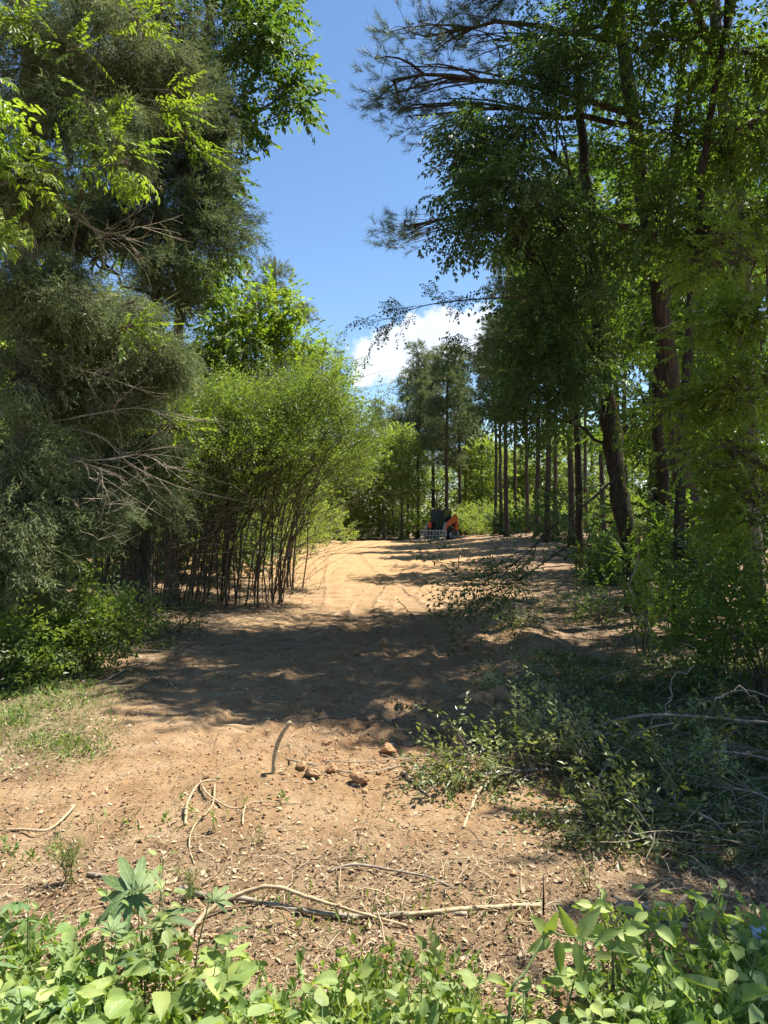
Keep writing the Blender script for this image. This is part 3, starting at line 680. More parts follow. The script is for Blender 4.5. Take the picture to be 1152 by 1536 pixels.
tree('shaded_cedar', 'darker cedar standing behind the large one with ragged tips against the sky', 'cedar tree',
     TP(12, (215, 900), (225, 700), (235, 400), (240, 100), (240, -300)), .11, .05,
     [B(230, 180, 12, 60, 70, .9, 1), B(290, 150, 12, 50, 60, .8, 1), B(270, 260, 12, 70, 60, .9, 1.1), B(310, 340, 12, 45, 45, .6, .8), B(210, 320, 12.2, 80, 60, 1, 1.1), B(250, 30, 12, 80, 70, 1, 1), B(120, 320, 12, 90, 60, 1, 1), B(60, 340, 11, 70, 50, 1, .8), B(250, 420, 12, 60, 40, .8, .8), B(150, 640, 11.5, 90, 80, 1, 1.2), B(100, 760, 11, 90, 70, 1, 1.1), B(210, 560, 11, 60, 45, .8, .9), B(225, 650, 11.6, 50, 40, .8, .9), B(200, 740, 11.6, 60, 40, .8, .9)],
     'cedar', 'cedar', 'bark_dark', nsub=12, nclump=40, sub_r=.42, sc=(1.0, 1.6), droop=.4, seed=42, limb_r=.03, crown_name='foliage', tilt=.5, a0=.25)
tree('gum_tree', 'glossy green broadleaf tree topping the cedars with bright tips reaching into the sky', 'tree',
     TP(14, (255, 890), (262, 600), (285, 300), (315, 0), (330, -250)), .10, .06,
     [B(330, 60, 13.5, 60, 70, 1, 1), B(400, 55, 13.2, 45, 55, .7, .8), B(425, 140, 13.2, 22, 30, .4, .35), B(340, 170, 13.4, 42, 55, .7, .7), B(300, 240, 13.6, 45, 40, .8, .7), B(300, 370, 14, 50, 45, .9, .7), B(220, -40, 14, 90, 60, 1.4, 1), B(370, -40, 14, 70, 60, 1.2, 1),
      B(180, 330, 14.5, 80, 60, 1.2, 1), B(80, 330, 14, 90, 60, 1.2, 1)],
     'broad_big', 'leaf_mid', 'bark_grey', nsub=10, nclump=22, sub_r=.48, sc=(.7, 1.05), seed=43, limb_r=.03, a0=.6)
tree('hickory', 'near tree at the left border whose drooping pale compound leaves hang in the sun', 'tree',
     [np.array([-4.3, 6.3, float(surf(-4.3, 6.3)[0])]), np.array([-4.2, 6.4, 2.2]), np.array([-4.1, 6.5, 4.2]), np.array([-4.1, 6.6, 6.0])], .07, .03,
     [B(-25, 220, 6.6, 24, 40, .3, .7), B(8, 170, 6.6, 14, 10, .15, .22), B(28, 245, 6.6, 26, 8, .15, .25), B(0, 330, 6.6, 10, 26, .2, .3), B(180, 245, 7.2, 18, 10, .15, .22), B(-80, 120, 6.2, 40, 50, .5, .7)],
     'hickory', 'leaf_bright', 'bark_grey', nsub=8, nclump=4, sub_r=.18, sc=(.5, .72), seed=44, limb_r=.012, a0=.7, droop=.5)
tree('sweetgum', 'bright yellow-green tree rising above the thicket on the left', 'tree',
     TP(22, (338, 870), (345, 700), (360, 560), (385, 450)), .10, .04,
     [B(340, 480, 20, 55, 45, 1, 1), B(400, 460, 20, 42, 40, .9, .8), B(320, 570, 20, 60, 50, 1.1, 1), B(430, 550, 20.5, 50, 45, 1, .9), B(380, 600, 20, 70, 45, 1.2, 1), B(330, 430, 20, 20, 25, .4, .3), B(250, 560, 20, 60, 60, 1.2, .9), B(300, 660, 20.5, 80, 50, 1.4, 1), B(450, 590, 20, 45, 35, 1, .9), B(360, 510, 19.5, 60, 35, 1, 1)],
     'broad_big', 'leaf_bright', 'bark_grey', nsub=10, nclump=24, sub_r=.6, sc=(.8, 1.2), seed=45, limb_r=.03, a0=.55)
tree('rear_pine', 'pine rising behind the bright tree on the left with pale candle tips', 'pine tree',
     TP(33, (418, 830), (416, 600), (414, 480), (412, 385)), .16, .05,
     [B(412, 410, 33, 14, 18, .4, .5), B(400, 450, 33, 32, 24, .8, .9), B(440, 470, 33, 28, 24, .8, .8), B(420, 520, 33, 40, 30, 1, 1), B(450, 540, 33, 20, 20, .6, .6)],
     'pine_mid', 'pine_far', 'bark_pine', nsub=8, nclump=26, sub_r=.5, sc=(1, 1.4), seed=46, droop=-.6, limb_r=.03, crown_name='needles', steep=.1)
tree('young_tree', 'thin sapling with airy light green sprays above the end of the thicket', 'sapling',
     TP(17, (438, 880), (452, 720), (478, 620), (484, 540), (490, 505)), .022, .008,
     [B(480, 560, 17, 24, 28, .4, .6), B(515, 530, 17, 28, 14, .3, .35), B(490, 520, 17, 16, 12, .3, .25), B(510, 590, 17, 30, 22, .4, .6), B(450, 590, 17, 30, 26, .5, .7)],
     'compound', 'leaf_bright', 'stem', nsub=5, nclump=8, sub_r=.28, sc=(.7, .95), seed=47, limb_r=.012, a0=.7, steep=.7)

tree('creeper', 'light green creeper showing in patches through the large cedar', 'vine',
     [on_ground(60, 8.2), P(80, 600, 8.0), P(120, 300, 7.8), P(150, 60, 7.8)], .02, .01,
     [B(30, 40, 7.3, 26, 16, .2, .4), B(205, 35, 7.4, 26, 16, .2, .45), B(110, 70, 7.3, 18, 12, .2, .3), B(175, 215, 7.3, 24, 18, .2, .4), B(130, 150, 7.3, 14, 10, .2, .25), B(250, 140, 8.1, 20, 18, .3, .4), B(285, 200, 9, 22, 22, .3, .4), B(90, 250, 7.4, 20, 14, .2, .3), B(200, 500, 7.7, 18, 14, .2, .25), B(270, 640, 9, 30, 26, .4, .5)],
     'broad', 'leaf_bright', 'stem', nsub=7, nclump=7, sub_r=.16, sc=(.55, .85), seed=48, limb_r=.006, a0=.5)
# dead boughs on the cedar
bc = [o for o in C.objects if o.name == 'big_cedar'][0]
rng = rng_()
def dead_bough(pts, r, nside, L, parent):
    mb = MB(); p = smooth_path(pts, 5); mb.tube(p, np.linspace(r, r * .3, len(p)), 5, .7)
    for _ in range(nside):
        k = rng.integers(2, len(p)); d = (p[-1] - p[0]); d /= np.linalg.norm(d); d = d + rng.normal(0, .55, 3); l = L * rng.uniform(.4, 1)
        q = bez(p[k], p[k] + d * l * .5 + rng.normal(0, .05, 3), p[k] + d * l + np.array([0, 0, -.15 * l]), 5); mb.tube(q, np.linspace(r * .35, .0015, 5), 3, .7, cap=False)
        for _ in range(3):
            j = rng.integers(1, 5); e = d + rng.normal(0, .7, 3); mb.tube(np.array([q[j], q[j] + e * l * .3]), np.array([.003, .001]), 3, .7, cap=False)
    return mb.build('dead_bough', M['dead'], parent, np.array(parent.location))
for pts in ([(40, 640, 8.0), (120, 625, 7.8), (200, 612, 7.9), (268, 622, 8.0)], [(60, 660, 8.0), (130, 690, 7.7), (210, 682, 7.8), (250, 700, 7.9)], [(80, 640, 8), (150, 655, 7.8), (200, 700, 7.8), (280, 735, 8)],
            [(30, 680, 7.9), (110, 690, 7.6), (170, 712, 7.6)], [(60, 540, 8), (140, 560, 7.8), (200, 580, 7.8)], [(60, 800, 7.9), (140, 790, 7.6), (160, 740, 7.6)], [(120, 330, 8.2), (160, 350, 8), (210, 340, 8)], [(60, 300, 8.4), (120, 320, 8.2), (160, 380, 8.2)]):
    dead_bough([P(*q) for q in pts], .010, 13, .42, bc)

# ------------------------------------------------------------------ privet thicket: arching stems, light crown
def thicket_shrub(i, base, tops, lab, nst, leafs, mat='leaf_privet', kind='privet', nsub=6, nclump=22, sub_r=.42, a0=.5, grp='stems of the thicket on the left'):
    rng = np.random.default_rng(500 + i); base = np.array(base, float)
    root = empty('thicket_shrub', base, lab, 'shrub', grp)
    pos = []; dirs = []
    for s in range(nst):
        a = rng.uniform(0, 2 * math.pi); b0 = base + np.array([math.cos(a), math.sin(a), 0]) * rng.uniform(.03, .35); b0[2] = float(surf(b0[0], b0[1])[0]) - .05
        top = tops[s % len(tops)] + rng.normal(0, .42, 3)
        mid = np.array([b0[0] + rng.uniform(-.15, .3) * (top[0] - b0[0]) + rng.normal(0, .12), .5 * (b0[1] + top[1]), b0[2] + .80 * (top[2] - b0[2])]) + rng.normal(0, .16, 3)
        p = bez(b0, mid, top, 11); p[1:-1] += rng.normal(0, .035, (9, 3)); p = smooth_path(p, 2); p = p[np.linspace(0, len(p) - 1, 13).astype(int)]; r0 = rng.uniform(.009, .026)
        mb = MB(); mb.tube(p, np.linspace(r0, .005, 13), 6, rng.uniform(.1, .8))
        for _ in range(rng.integers(6, 12)):
            k = rng.integers(3, 12); d = np.array([rng.normal(.2, .5), rng.normal(0, .5), rng.uniform(.2, 1.1)]); l = rng.uniform(.4, 1.1)
            q = bez(p[k], p[k] + d * l * .6, p[k] + d * l + np.array([.1, 0, -.1]), 5); mb.tube(q, np.linspace(r0 * .4, .003, 5), 3, .5, cap=False)
            if p[k][2] > base[2] + 1.5: pos.append(q[2:]); dirs.append(np.repeat(d[None], 3, 0))
        mb.build('stem', M['stem'], root, base)
    limb = MB()
    for c, r, w in leafs:
        c = np.array(c); r = np.array(r); ns = max(2, int(nsub * w))
        g = rng.normal(0, 1, (ns, 3)); g /= np.linalg.norm(g, axis=1, keepdims=True); sc_ = c + g * r * (rng.uniform(.1, 1, (ns, 1)) ** .45) * .85
        for q in sc_:
            nc = int(nclump * rng.uniform(.6, 1.3)); h = rng.normal(0, 1, (nc, 3)); h /= np.linalg.norm(h, axis=1, keepdims=True)
            off = h * rng.uniform(0, 1, (nc, 1)) ** .5 * sub_r * np.array([1, 1, .6]); pos.append(q + off); dirs.append(h * .7 + np.array([.35, 0, .1]))
            limb.tube(np.array([c, (c + q) / 2 + rng.normal(0, .08, 3), q]), np.array([.008, .006, .004]), 3, .5, cap=False)
    cm_ = MB(); scatter(cm_, kind, np.concatenate(pos), np.concatenate(dirs), rng, (.8, 1.3), .5, a0)
    o = cm_.build('foliage', M[mat], root, base); o['kind'] = 'stuff'
    for _ in range(9):                                   # long whips breaking out of the crown
        c = np.array(leafs[rng.integers(0, len(leafs))][0]); q = c + rng.normal(0, .5, 3) * [1, 1, .3]; d = np.array([rng.normal(.45, .5), rng.normal(0, .4), rng.uniform(.5, 1.3)]); l = rng.uniform(.6, 1.15)
        w_ = bez(q, q + d * l * .6, q + d * l + np.array([.25, 0, -.2 * l]), 7); limb.tube(w_, np.linspace(.006, .002, 7), 3, .5, cap=False)
        pos.append(np.repeat(w_[2:], 2, 0) + rng.normal(0, .03, (10, 3))); dirs.append(np.repeat(d[None], 10, 0) + rng.normal(0, .5, (10, 3)))
    for _ in range(110):
        t_ = tops[rng.integers(0, len(tops))]; f = rng.uniform(0, .75); q = base * (1 - f) + t_ * f + rng.normal(0, .35, 3) * [1, 1, .4]; q[2] = max(q[2], base[2] + .1)
        d = np.array([rng.normal(.25, .5), rng.normal(0, .4), rng.uniform(.1, 1.1)]); l = rng.uniform(.4, 1.2)
        limb.tube(bez(q, q + d * l * .55 + rng.normal(0, .08, 3), q + d * l + np.array([.12, 0, -.15]), 6), np.linspace(rng.uniform(.003, .007), .002, 6), 3, rng.uniform(.1, .9), cap=False)
    o = limb.build('branchwork', M['stem'], root, base); o['kind'] = 'stuff'
    return root

TH = [  # base px, Y, tops (px,py), leaf masses (px,py,rx,ry)
    (215, 14.0, [(300, 640), (260, 620), (180, 660)], [(250, 640, 55, 35)], 'shaded thicket shrub rooted nearest the cedar', 8),
    (262, 14.5, [(350, 610), (300, 640), (280, 690)], [(310, 640, 60, 35)], 'thicket shrub of many dark crossing stems beside the one nearest the cedar', 9),
    (300, 16.0, [(380, 600), (340, 610), (420, 620)], [(360, 610, 60, 30), (300, 600, 50, 30)], 'thicket shrub set back with thin stems in the middle of the thicket', 7),
    (345, 14.6, [(440, 590), (400, 610), (470, 640), (370, 640)], [(410, 600, 55, 32), (350, 650, 50, 25)], 'thicket shrub whose thick stems fan out above the shaded edge of the track', 8),
    (372, 16.5, [(440, 610), (480, 620), (400, 620)], [(430, 620, 55, 30)], 'thicket shrub behind the fanned stems with upright poles', 7),
    (410, 15.2, [(480, 610), (510, 640), (450, 600), (520, 680)], [(470, 605, 50, 32), (505, 660, 40, 40)], 'arching thicket shrub at the sunny end of the thicket bowing over the clay', 8),
    (438, 18.5, [(480, 620), (510, 600), (460, 640)], [(500, 620, 45, 38), (520, 690, 30, 40)], 'last thicket shrub in full sun before the open field', 6),
    (185, 12.5, [(230, 660), (160, 690), (260, 700)], [(200, 680, 55, 35), (230, 600, 50, 30)], 'deep-shade thicket shrub against the dark cedar boughs', 8),
    (160, 13.6, [(240, 640), (200, 600), (300, 660)], [(230, 650, 60, 45), (170, 700, 50, 40)], 'thicket shrub half hidden by the cedar with stems leaning right', 10),
    (240, 13.2, [(330, 630), (290, 660), (250, 600)], [(290, 600, 60, 40)], 'front thicket shrub with long bowed stems rising from the shade', 10),
    (285, 13.8, [(390, 600), (350, 640), (420, 650)], [(350, 590, 60, 35), (400, 650, 40, 25)], 'front thicket shrub whose stems sweep far to the right', 10),
    (320, 15.2, [(410, 620), (370, 600), (340, 580)], [(380, 580, 60, 35)], 'thicket shrub of tightly packed upright stems', 9),
    (395, 14.4, [(470, 620), (500, 650), (440, 590)], [(450, 590, 50, 30), (480, 640, 40, 30)], 'thicket shrub at the front right corner with bowed sunlit tips', 7),
    (210, 16.5, [(280, 620), (250, 640), (200, 620)], [(260, 620, 70, 50)], 'dim thicket shrub well behind the front row', 9),
    (325, 19.0, [(380, 640), (420, 650), (330, 640)], [(370, 650, 60, 35)], 'sunlit thicket shrub seen through the stems at the back', 6),
]
for i, (px, Y, tops, lf, lab, n) in enumerate(TH):
    thicket_shrub(i, on_ground(px, Y), [P(a + 30, b + 12, Y + .3 * (k - 1)) for k, (a, b) in enumerate(tops)], lab, n, [B(a + 22, b + 34 - (i * 37 % 50), Y, c * (.85 + .1 * (i % 4)), d * .85, 1.0, 1.6) for a, b, c, d in lf], nclump=17, sub_r=.34, a0=.6)

# ------------------------------------------------------------------ low bushes and undergrowth
def bush(name, label, base, w, h, kind, mat, nsub=12, nclump=20, seed=0, a0=.5, sc=(.8, 1.2), cat='bush', group=None, sub=.22, bark='stem', lean=(0, 0)):
    rng = np.random.default_rng(seed); base = np.array(base, float); root = empty(name, base, label, cat, group)
    st = MB(); pos = []; dirs = []
    for s in range(nsub):
        a = rng.uniform(0, 6.283); rr_ = w * rng.uniform(0, 1) ** .6; q = base + np.array([math.cos(a) * rr_ + lean[0] * rng.random(), math.sin(a) * rr_ + lean[1] * rng.random(), h * rng.uniform(.25, 1) * (1 - .35 * (rr_ / w) ** 2)])
        b0 = base + np.array([rng.normal(0, .05), rng.normal(0, .05), -.03]); st.tube(bez(b0, (b0 + q) / 2 + np.array([0, 0, .2 * h]), q, 6), np.linspace(.011, .003, 6), 4, .5, cap=False)
        nc = int(nclump * rng.uniform(.6, 1.4)); g = rng.normal(0, 1, (nc, 3)); g /= np.linalg.norm(g, axis=1, keepdims=True)
        off = g * rng.uniform(0, 1, (nc, 1)) ** .5 * sub * np.array([1, 1, .75]); p = q + off; p[:, 2] = np.maximum(p[:, 2], base[2] + .03); pos.append(p); dirs.append(g + np.array([0, 0, .3]))
    st.build('stem', M[bark], root, base)
    mb = MB(); scatter(mb, kind, np.concatenate(pos), np.concatenate(dirs), rng, sc, .5, a0); o = mb.build('foliage', M[mat], root, base); o['kind'] = 'stuff'
    return root
bush('low_bush', 'glossy small-leaved bush in the sun at the left border, nearest of the low bushes', on_ground(10, 7.2), .45, .55, 'bush', 'leaf_privet', 14, 24, 61, .6)
bush('low_bush', 'dense small-leaved bush beside the pale fallen branch on the left', on_ground(135, 8.3), .45, .75, 'bush', 'leaf_privet', 16, 24, 62, .5)
bush('low_bush', 'bush in half shade between the drooping cedar and the thicket', on_ground(200, 10.0), .45, .6, 'bush', 'leaf_privet', 9, 18, 63, .35)
bush('low_bush', 'bush tucked under the lowest cedar bough', on_ground(65, 8.4), .45, .85, 'bush', 'leaf_privet', 13, 24, 64, .45)
bush('low_bush', 'sparse low shrub in shade at the foot of the thicket', on_ground(262, 11.0), .6, .5, 'cut', 'cut_leaf', 8, 12, 65, .3)
bush('low_bush', 'shrub growing round the foot of the leaning trunk', on_ground(965, 9.2), .3, 1.15, 'cut', 'leaf_bright', 9, 12, 66, .6)
bush('low_bush', 'shrub hung with sunlit vine leaves at the right border', on_ground(1085, 7.4), .5, 1.05, 'cut', 'leaf_mid', 14, 14, 67, .6)
bush('low_bush', 'tall leafy shrub at the right border below the sunlit small tree', on_ground(1150, 6.6), .5, 1.5, 'bush', 'leaf_mid', 16, 20, 68, .6)
bush('low_bush', 'dim shrub behind the brush left of the leaning trunk', on_ground(905, 17), .5, .5, 'broad', 'leaf_dark', 10, 14, 69, .5)
0 and bush('low_bush', 'loose shrub at the inner edge of the right-hand wood overhanging the sunlit clay', on_ground(795, 12.5), .55, .5, 'bush', 'leaf_dark', 12, 16, 70, .4)
0 and bush('low_bush', 'small dark shrub nearest the track on the bank at the right', on_ground(722, 11.2), .45, .4, 'bush', 'leaf_dark', 10, 16, 71, .5)
bush('low_bush', 'broad shrub filling the gap between leaning trunk and tall pine', on_ground(1020, 13), 1.0, 1.8, 'broad', 'leaf_mid', 14, 18, 72, .5)
for i, (px, Y, w, h) in enumerate([(765, 56, 1.2, 1.3), (840, 42, 1.1, .8), (905, 26, .9, .7), (800, 58, 1.8, 1.8), (980, 22, 1.5, 2.2), (1070, 21, 1.5, 2.6), (1140, 18, 1.3, 2.6), (850, 38, 2, 3), (190, 18, 1.6, 3.4), (260, 19.5, 1.7, 3.2), (120, 16, 1.5, 3.2), (325, 22, 1.6, 2.6)]):
    bush('wood_shrub', ['shrub at the wood edge right of the thin pines, beyond the dipping branch', 'shady shrub under the pines left of the leaning trunk', 'shrub just left of and behind the leaning trunk', 'farther shrub at the foot of the thin pines', 'shrub between the leaning trunk and tall pine, set far back',
        'tall shrub behind the tall pine', 'tall dim shrub at the right border behind the sunlit leaves', 'far shrub glimpsed between the dark pine trunks', 'dark shrub closing the view behind the left part of the thicket', 'dark shrub closing the view behind the middle of the thicket',
        'dark shrub behind the drooping cedar', 'shrub behind the fanned thicket stems'][i], on_ground(px, Y), w, h, 'broad_big', 'leaf_dark', 14, 14, 80 + i, .45, (1, 1.5), 'shrub', sub=.6)  # dark leaf colour stands in for the shade inside the wood

bush('low_bush', 'dark ragged shrub between the thickest pine trunk and the leaning trunk', on_ground(885, 19), .7, 1.0, 'broad', 'leaf_dark', 10, 12, 93, .5)
bush('low_bush', 'vine-covered shrub hiding the base of the tall pine', on_ground(1050, 10.5), .6, 1.4, 'broad', 'leaf_dark', 13, 14, 94, .5, (.7, 1.1))
bush('low_bush', 'thin dark shrub beyond the shaded brush left of the leaning trunk', on_ground(900, 12.5), .5, .7, 'cut', 'leaf_dark', 9, 12, 95, .5)
# overhanging twig with leaves before the sunlit clay
def leafy_branch(name, label, pts, r, side, kind, mat, n, seed, a0=.5, sc=(.7, 1), cat='branch', group=None, leaf_off=.06, bark='stick', up=0.1):
    rng = np.random.default_rng(seed); p = smooth_path(pts, 6); base = p[0].copy(); root = empty(name, base, label, cat, group)
    mb = MB(); mb.tube(p, np.linspace(r, r * .25, len(p)), 6, .5); pos = []; dirs = []
    for _ in range(n):
        k = rng.integers(len(p) // 4, len(p)); d = p[min(k + 1, len(p) - 1)] - p[max(k - 1, 0)]; d /= np.linalg.norm(d) + 1e-6
        d = d + rng.normal(0, .55, 3) + np.array([0, 0, up]); l = side * rng.uniform(.35, 1); q = bez(p[k], p[k] + d * l * .5, p[k] + d * l + np.array([0, 0, -.05]), 4)
        mb.tube(q, np.linspace(r * .35, .0015, 4), 3, .5, cap=False)
        for t in (1, 2, 3):
            pos.append(q[t][None]); dirs.append((d + rng.normal(0, .35, 3))[None])
    mb.build('stem', M[bark], root, base)
    pp = np.concatenate(pos); pp[:, 2] = np.maximum(pp[:, 2], surf(pp[:, 0], pp[:, 1]) + .015)
    lm = MB(); scatter(lm, kind, pp, np.concatenate(dirs), rng, sc, .35, a0); o = lm.build('foliage', M[mat], root, base); o['kind'] = 'stuff'
    return root
leafy_branch('low_branch', 'thin dark branch reaching down left across the sunlit clay from the right-hand wood', [P(930, 710, 10.5), P(880, 755, 10.2), P(830, 790, 10), P(790, 830, 9.8), P(745, 860, 9.6), P(690, 868, 9.4)], .016, .5, 'cut', 'leaf_dark', 26, 201, .5, (.9, 1.3), bark='bark_dark')
leafy_branch('low_branch', 'sagging leafy shoot with dark leaves just above the shaded bank', [P(850, 820, 9.5), P(800, 855, 9.3), P(760, 880, 9.2), P(715, 895, 9.1)], .012, .4, 'cut', 'leaf_dark', 18, 202, .4, (.9, 1.2), bark='bark_dark')
leafy_branch('high_branch', 'long level spray of dark leaves reaching left over the cloud', [P(790, 445, 11), P(730, 448, 10.8), P(680, 452, 10.7), P(630, 460, 10.6), P(583, 478, 10.5)], .014, .30, 'compound', 'leaf_dark', 16, 203, .4, (.45, .65), bark='bark_dark')
leafy_branch('high_branch', 'short spray of dark leaves hanging below the level one, left of the pines', [P(790, 500, 11), P(745, 505, 10.8), P(705, 520, 10.7), P(690, 535, 10.6)], .012, .3, 'compound', 'leaf_dark', 12, 204, .4, (.5, .7), bark='bark_dark')

# vines on and near the leaning trunk
def vine(label, pts, r, nl, seed, mat='leaf_bright', kind='bush', sc=(.5, .8)):
    rng = np.random.default_rng(seed); p = smooth_path(pts, 7); p[1:-1] += rng.normal(0, .012, p[1:-1].shape); base = p[0].copy(); root = empty('hanging_vine', base, label, 'vine')
    mb = MB(); mb.tube(p, r, 5, .7); mb.build('stem', M['dead'], root, base)
    if nl:
        k = rng.integers(0, len(p), nl); lm = MB(); scatter(lm, kind, p[k] + rng.normal(0, .04, (nl, 3)), rng.normal(0, .5, (nl, 3)) + np.array([0, 0, -.8]), rng, sc, .3, .6); o = lm.build('foliage', M[mat], root, base); o['kind'] = 'stuff'
    return root
vine('vine climbing the leaning trunk with drooping pale leaves', [P(968, 900, 13.1), P(955, 810, 13.1), P(938, 720, 13.1), P(930, 640, 13.1), P(912, 560, 13.1), P(905, 480, 13.1)], .018, 26, 210, 'leaf_mid', 'broad_big', (.6, .9))
vine('looped pale vine in front of the leaning trunk above the lit shrub', [P(965, 990, 8.8), P(968, 940, 8.8), P(948, 890, 8.7), P(952, 855, 8.7), P(966, 845, 8.7), P(976, 870, 8.7), P(972, 930, 8.8), P(980, 1000, 8.8)], .008, 22, 211)
vine('curved bare vine arching over the dark brush at the right', [P(1060, 1130, 5.6), P(1055, 1080, 5.7), P(1080, 1045, 5.7), P(1115, 1033, 5.7), P(1140, 1060, 5.7), P(1160, 1090, 5.7)], .006, 0, 212)
vine('pale vine looping low between brush and right border', [P(960, 1130, 5.4), P(975, 1090, 5.6), P(1000, 1060, 5.7), P(1010, 1020, 5.9), P(1040, 1000, 6)], .005, 0, 213)
vine('taut thin vine slanting up right past the pine trunks', [P(880, 1010, 8.6), P(930, 960, 8.8), P(1000, 880, 9), P(1060, 850, 9), P(1120, 780, 9)], .005, 10, 214)
vine('bare stem rising diagonally to the bright leaves at the right border', [P(975, 500, 7.6), P(1020, 480, 7.4), P(1060, 462, 7.3), P(1110, 455, 7.2)], .006, 6, 215, 'leaf_bright', 'hickory', (.4, .6))

# ------------------------------------------------------------------ far wood
def proto_tree(name, kind, hgt, crown, mat, bark, seed, nsub=9, nclump=26, sub_r=.9, sc=(.8, 1.2), droop=.1, r0=.16, steep=.4, cn='crown'):
    bl = [((x, y, z), (rx, rx, rz), w) for x, y, z, rx, rz, w in crown]
    return tree(name, None, None, [np.array([0, 0, 0.]), np.array([.1, .05, hgt * .35]), np.array([-.05, .1, hgt * .7]), np.array([0, 0, hgt])], r0, r0 * .35, bl, kind, mat, bark, nsub=nsub, nclump=nclump, sub_r=sub_r, sc=sc, droop=droop, seed=seed, twigs=False, limb_r=.03, steep=steep, crown_name=cn, seg=7)
rg = np.random.default_rng(77)
def pine_crown(h, z0, seed, n=13, rmax=1.8):
    r = np.random.default_rng(seed); out = []
    for i in range(n):
        t = i / (n - 1); z = z0 + (h - z0) * t; a = r.uniform(0, 6.28); R = rmax * (1 - t) ** .7 * r.uniform(.4, 1)
        out.append((math.cos(a) * R, math.sin(a) * R, z, .5 + .75 * (1 - t), .55, .6 + .5 * (1 - t)))
    return out
def broad_crown(h, z0, seed, n=10, rmax=2.2):
    r = np.random.default_rng(seed); out = []
    for i in range(n):
        t = (i + .5) / n; z = z0 + (h - z0) * t; a = i * 2.4 + r.uniform(-.4, .4); R = rmax * math.sin(math.pi * min(.95, .25 + .7 * t)) * r.uniform(.3, 1)
        out.append((math.cos(a) * R, math.sin(a) * R, z, 1.2, .8, 1))
    return out
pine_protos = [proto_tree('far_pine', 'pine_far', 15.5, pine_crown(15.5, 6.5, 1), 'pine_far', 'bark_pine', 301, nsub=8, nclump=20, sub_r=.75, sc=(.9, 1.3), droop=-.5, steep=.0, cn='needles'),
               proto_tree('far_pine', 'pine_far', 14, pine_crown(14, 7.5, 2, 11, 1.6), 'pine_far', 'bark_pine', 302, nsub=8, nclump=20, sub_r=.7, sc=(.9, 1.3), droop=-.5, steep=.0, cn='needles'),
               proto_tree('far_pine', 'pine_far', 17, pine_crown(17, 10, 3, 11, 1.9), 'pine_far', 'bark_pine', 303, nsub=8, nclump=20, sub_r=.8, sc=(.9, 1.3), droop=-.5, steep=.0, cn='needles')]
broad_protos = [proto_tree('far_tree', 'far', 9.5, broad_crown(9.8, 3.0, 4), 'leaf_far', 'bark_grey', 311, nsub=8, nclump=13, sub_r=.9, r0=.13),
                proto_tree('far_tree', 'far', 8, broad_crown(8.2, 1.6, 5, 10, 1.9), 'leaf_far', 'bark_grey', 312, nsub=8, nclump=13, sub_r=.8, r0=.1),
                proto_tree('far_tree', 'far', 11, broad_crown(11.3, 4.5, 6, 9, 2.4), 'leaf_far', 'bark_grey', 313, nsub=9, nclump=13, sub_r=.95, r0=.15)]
def brush_proto(seed):
    return bush('far_shrub', None, (0, 0, 0), 1.6, 2.6, 'far', 'leaf_far', 22, 12, seed, .55, (.5, .8), None, None, sub=.6)
shrub_protos = [brush_proto(321), brush_proto(322)]
used = set()
def place(proto, x, y, label, cat, group, s=1.0, rz=None, rng=rg):
    if proto.name in used: o = copy_tree(proto)
    else: o = proto; used.add(proto.name)
    z = float(ground_h(x, min(y, 120))) - .03
    if group is None and 'group' in o: del o['group']
    o.location = (x, y, z); o.scale = (s, s, s * rng.uniform(.94, 1.06)); o.rotation_euler = (0, 0, rng.uniform(0, 6.28) if rz is None else rz)
    return tag(o, label, cat, group)
def at(px, Y): return (px - 576) / FPX * Y
# the pines that stand out
place(pine_protos[0], at(628, 66), 66, 'left of the two tall pines straight behind the red loader', 'pine tree', None, 1.0)
place(pine_protos[1], at(672, 62), 62, 'right of the two tall pines behind the loader, with a long bare trunk', 'pine tree', None, 1.10)
place(pine_protos[1], at(700, 70), 70, 'narrower pine just right of the two tall ones behind the loader', 'pine tree', None, .95)
place(pine_protos[2], at(648, 76), 76, 'pine farther back whose top shows between the two tall ones', 'pine tree', None, .92)
place(pine_protos[0], at(568, 74), 74, 'pine with rounded grey-green top left of the cloud gap', 'pine tree', None, .82)
place(pine_protos[1], at(590, 80), 80, 'shorter pine beside the rounded one, below the cloud', 'pine tree', None, .9)
place(pine_protos[2], at(545, 84), 84, 'distant pine behind the bright trees left of the cloud', 'pine tree', None, .7)
place(pine_protos[0], at(611, 70), 70, 'pine just left of the tall pair behind the loader, slightly lower', 'pine tree', None, .9)
place(pine_protos[0], at(690, 65), 65, 'broad pine whose boughs fill in right of the long bare trunk', 'pine tree', None, .95)
place(pine_protos[1], at(650, 69), 69, 'pine standing between the tall pair behind the loader', 'pine tree', None, 1.08)
place(broad_protos[0], at(576, 61), 61, 'bright broadleaf tree with a grey trunk at the far edge of the clay', 'tree', None, .88)
place(broad_protos[2], at(602, 63), 63, 'taller broadleaf tree with upright limbs just left of the loader', 'tree', None, .80)
place(broad_protos[1], at(722, 68), 68, 'rounded pale green tree filling the gap right of the loader', 'tree', None, 1.05)
place(broad_protos[1], at(745, 74), 74, 'pale green tree behind the thin poles right of the loader', 'tree', None, 1.0)
place(broad_protos[1], at(520, 60), 60, 'low bright tree at the left end of the far edge', 'tree', None, .85)
def zone(px):
    return 'left of the loader' if px < 615 else ('straight behind the loader' if px < 705 else ('between the loader and the bare pine trunks' if px < 790 else 'behind the bare pine trunks'))
G1 = 'trees along the far edge of the clearing'
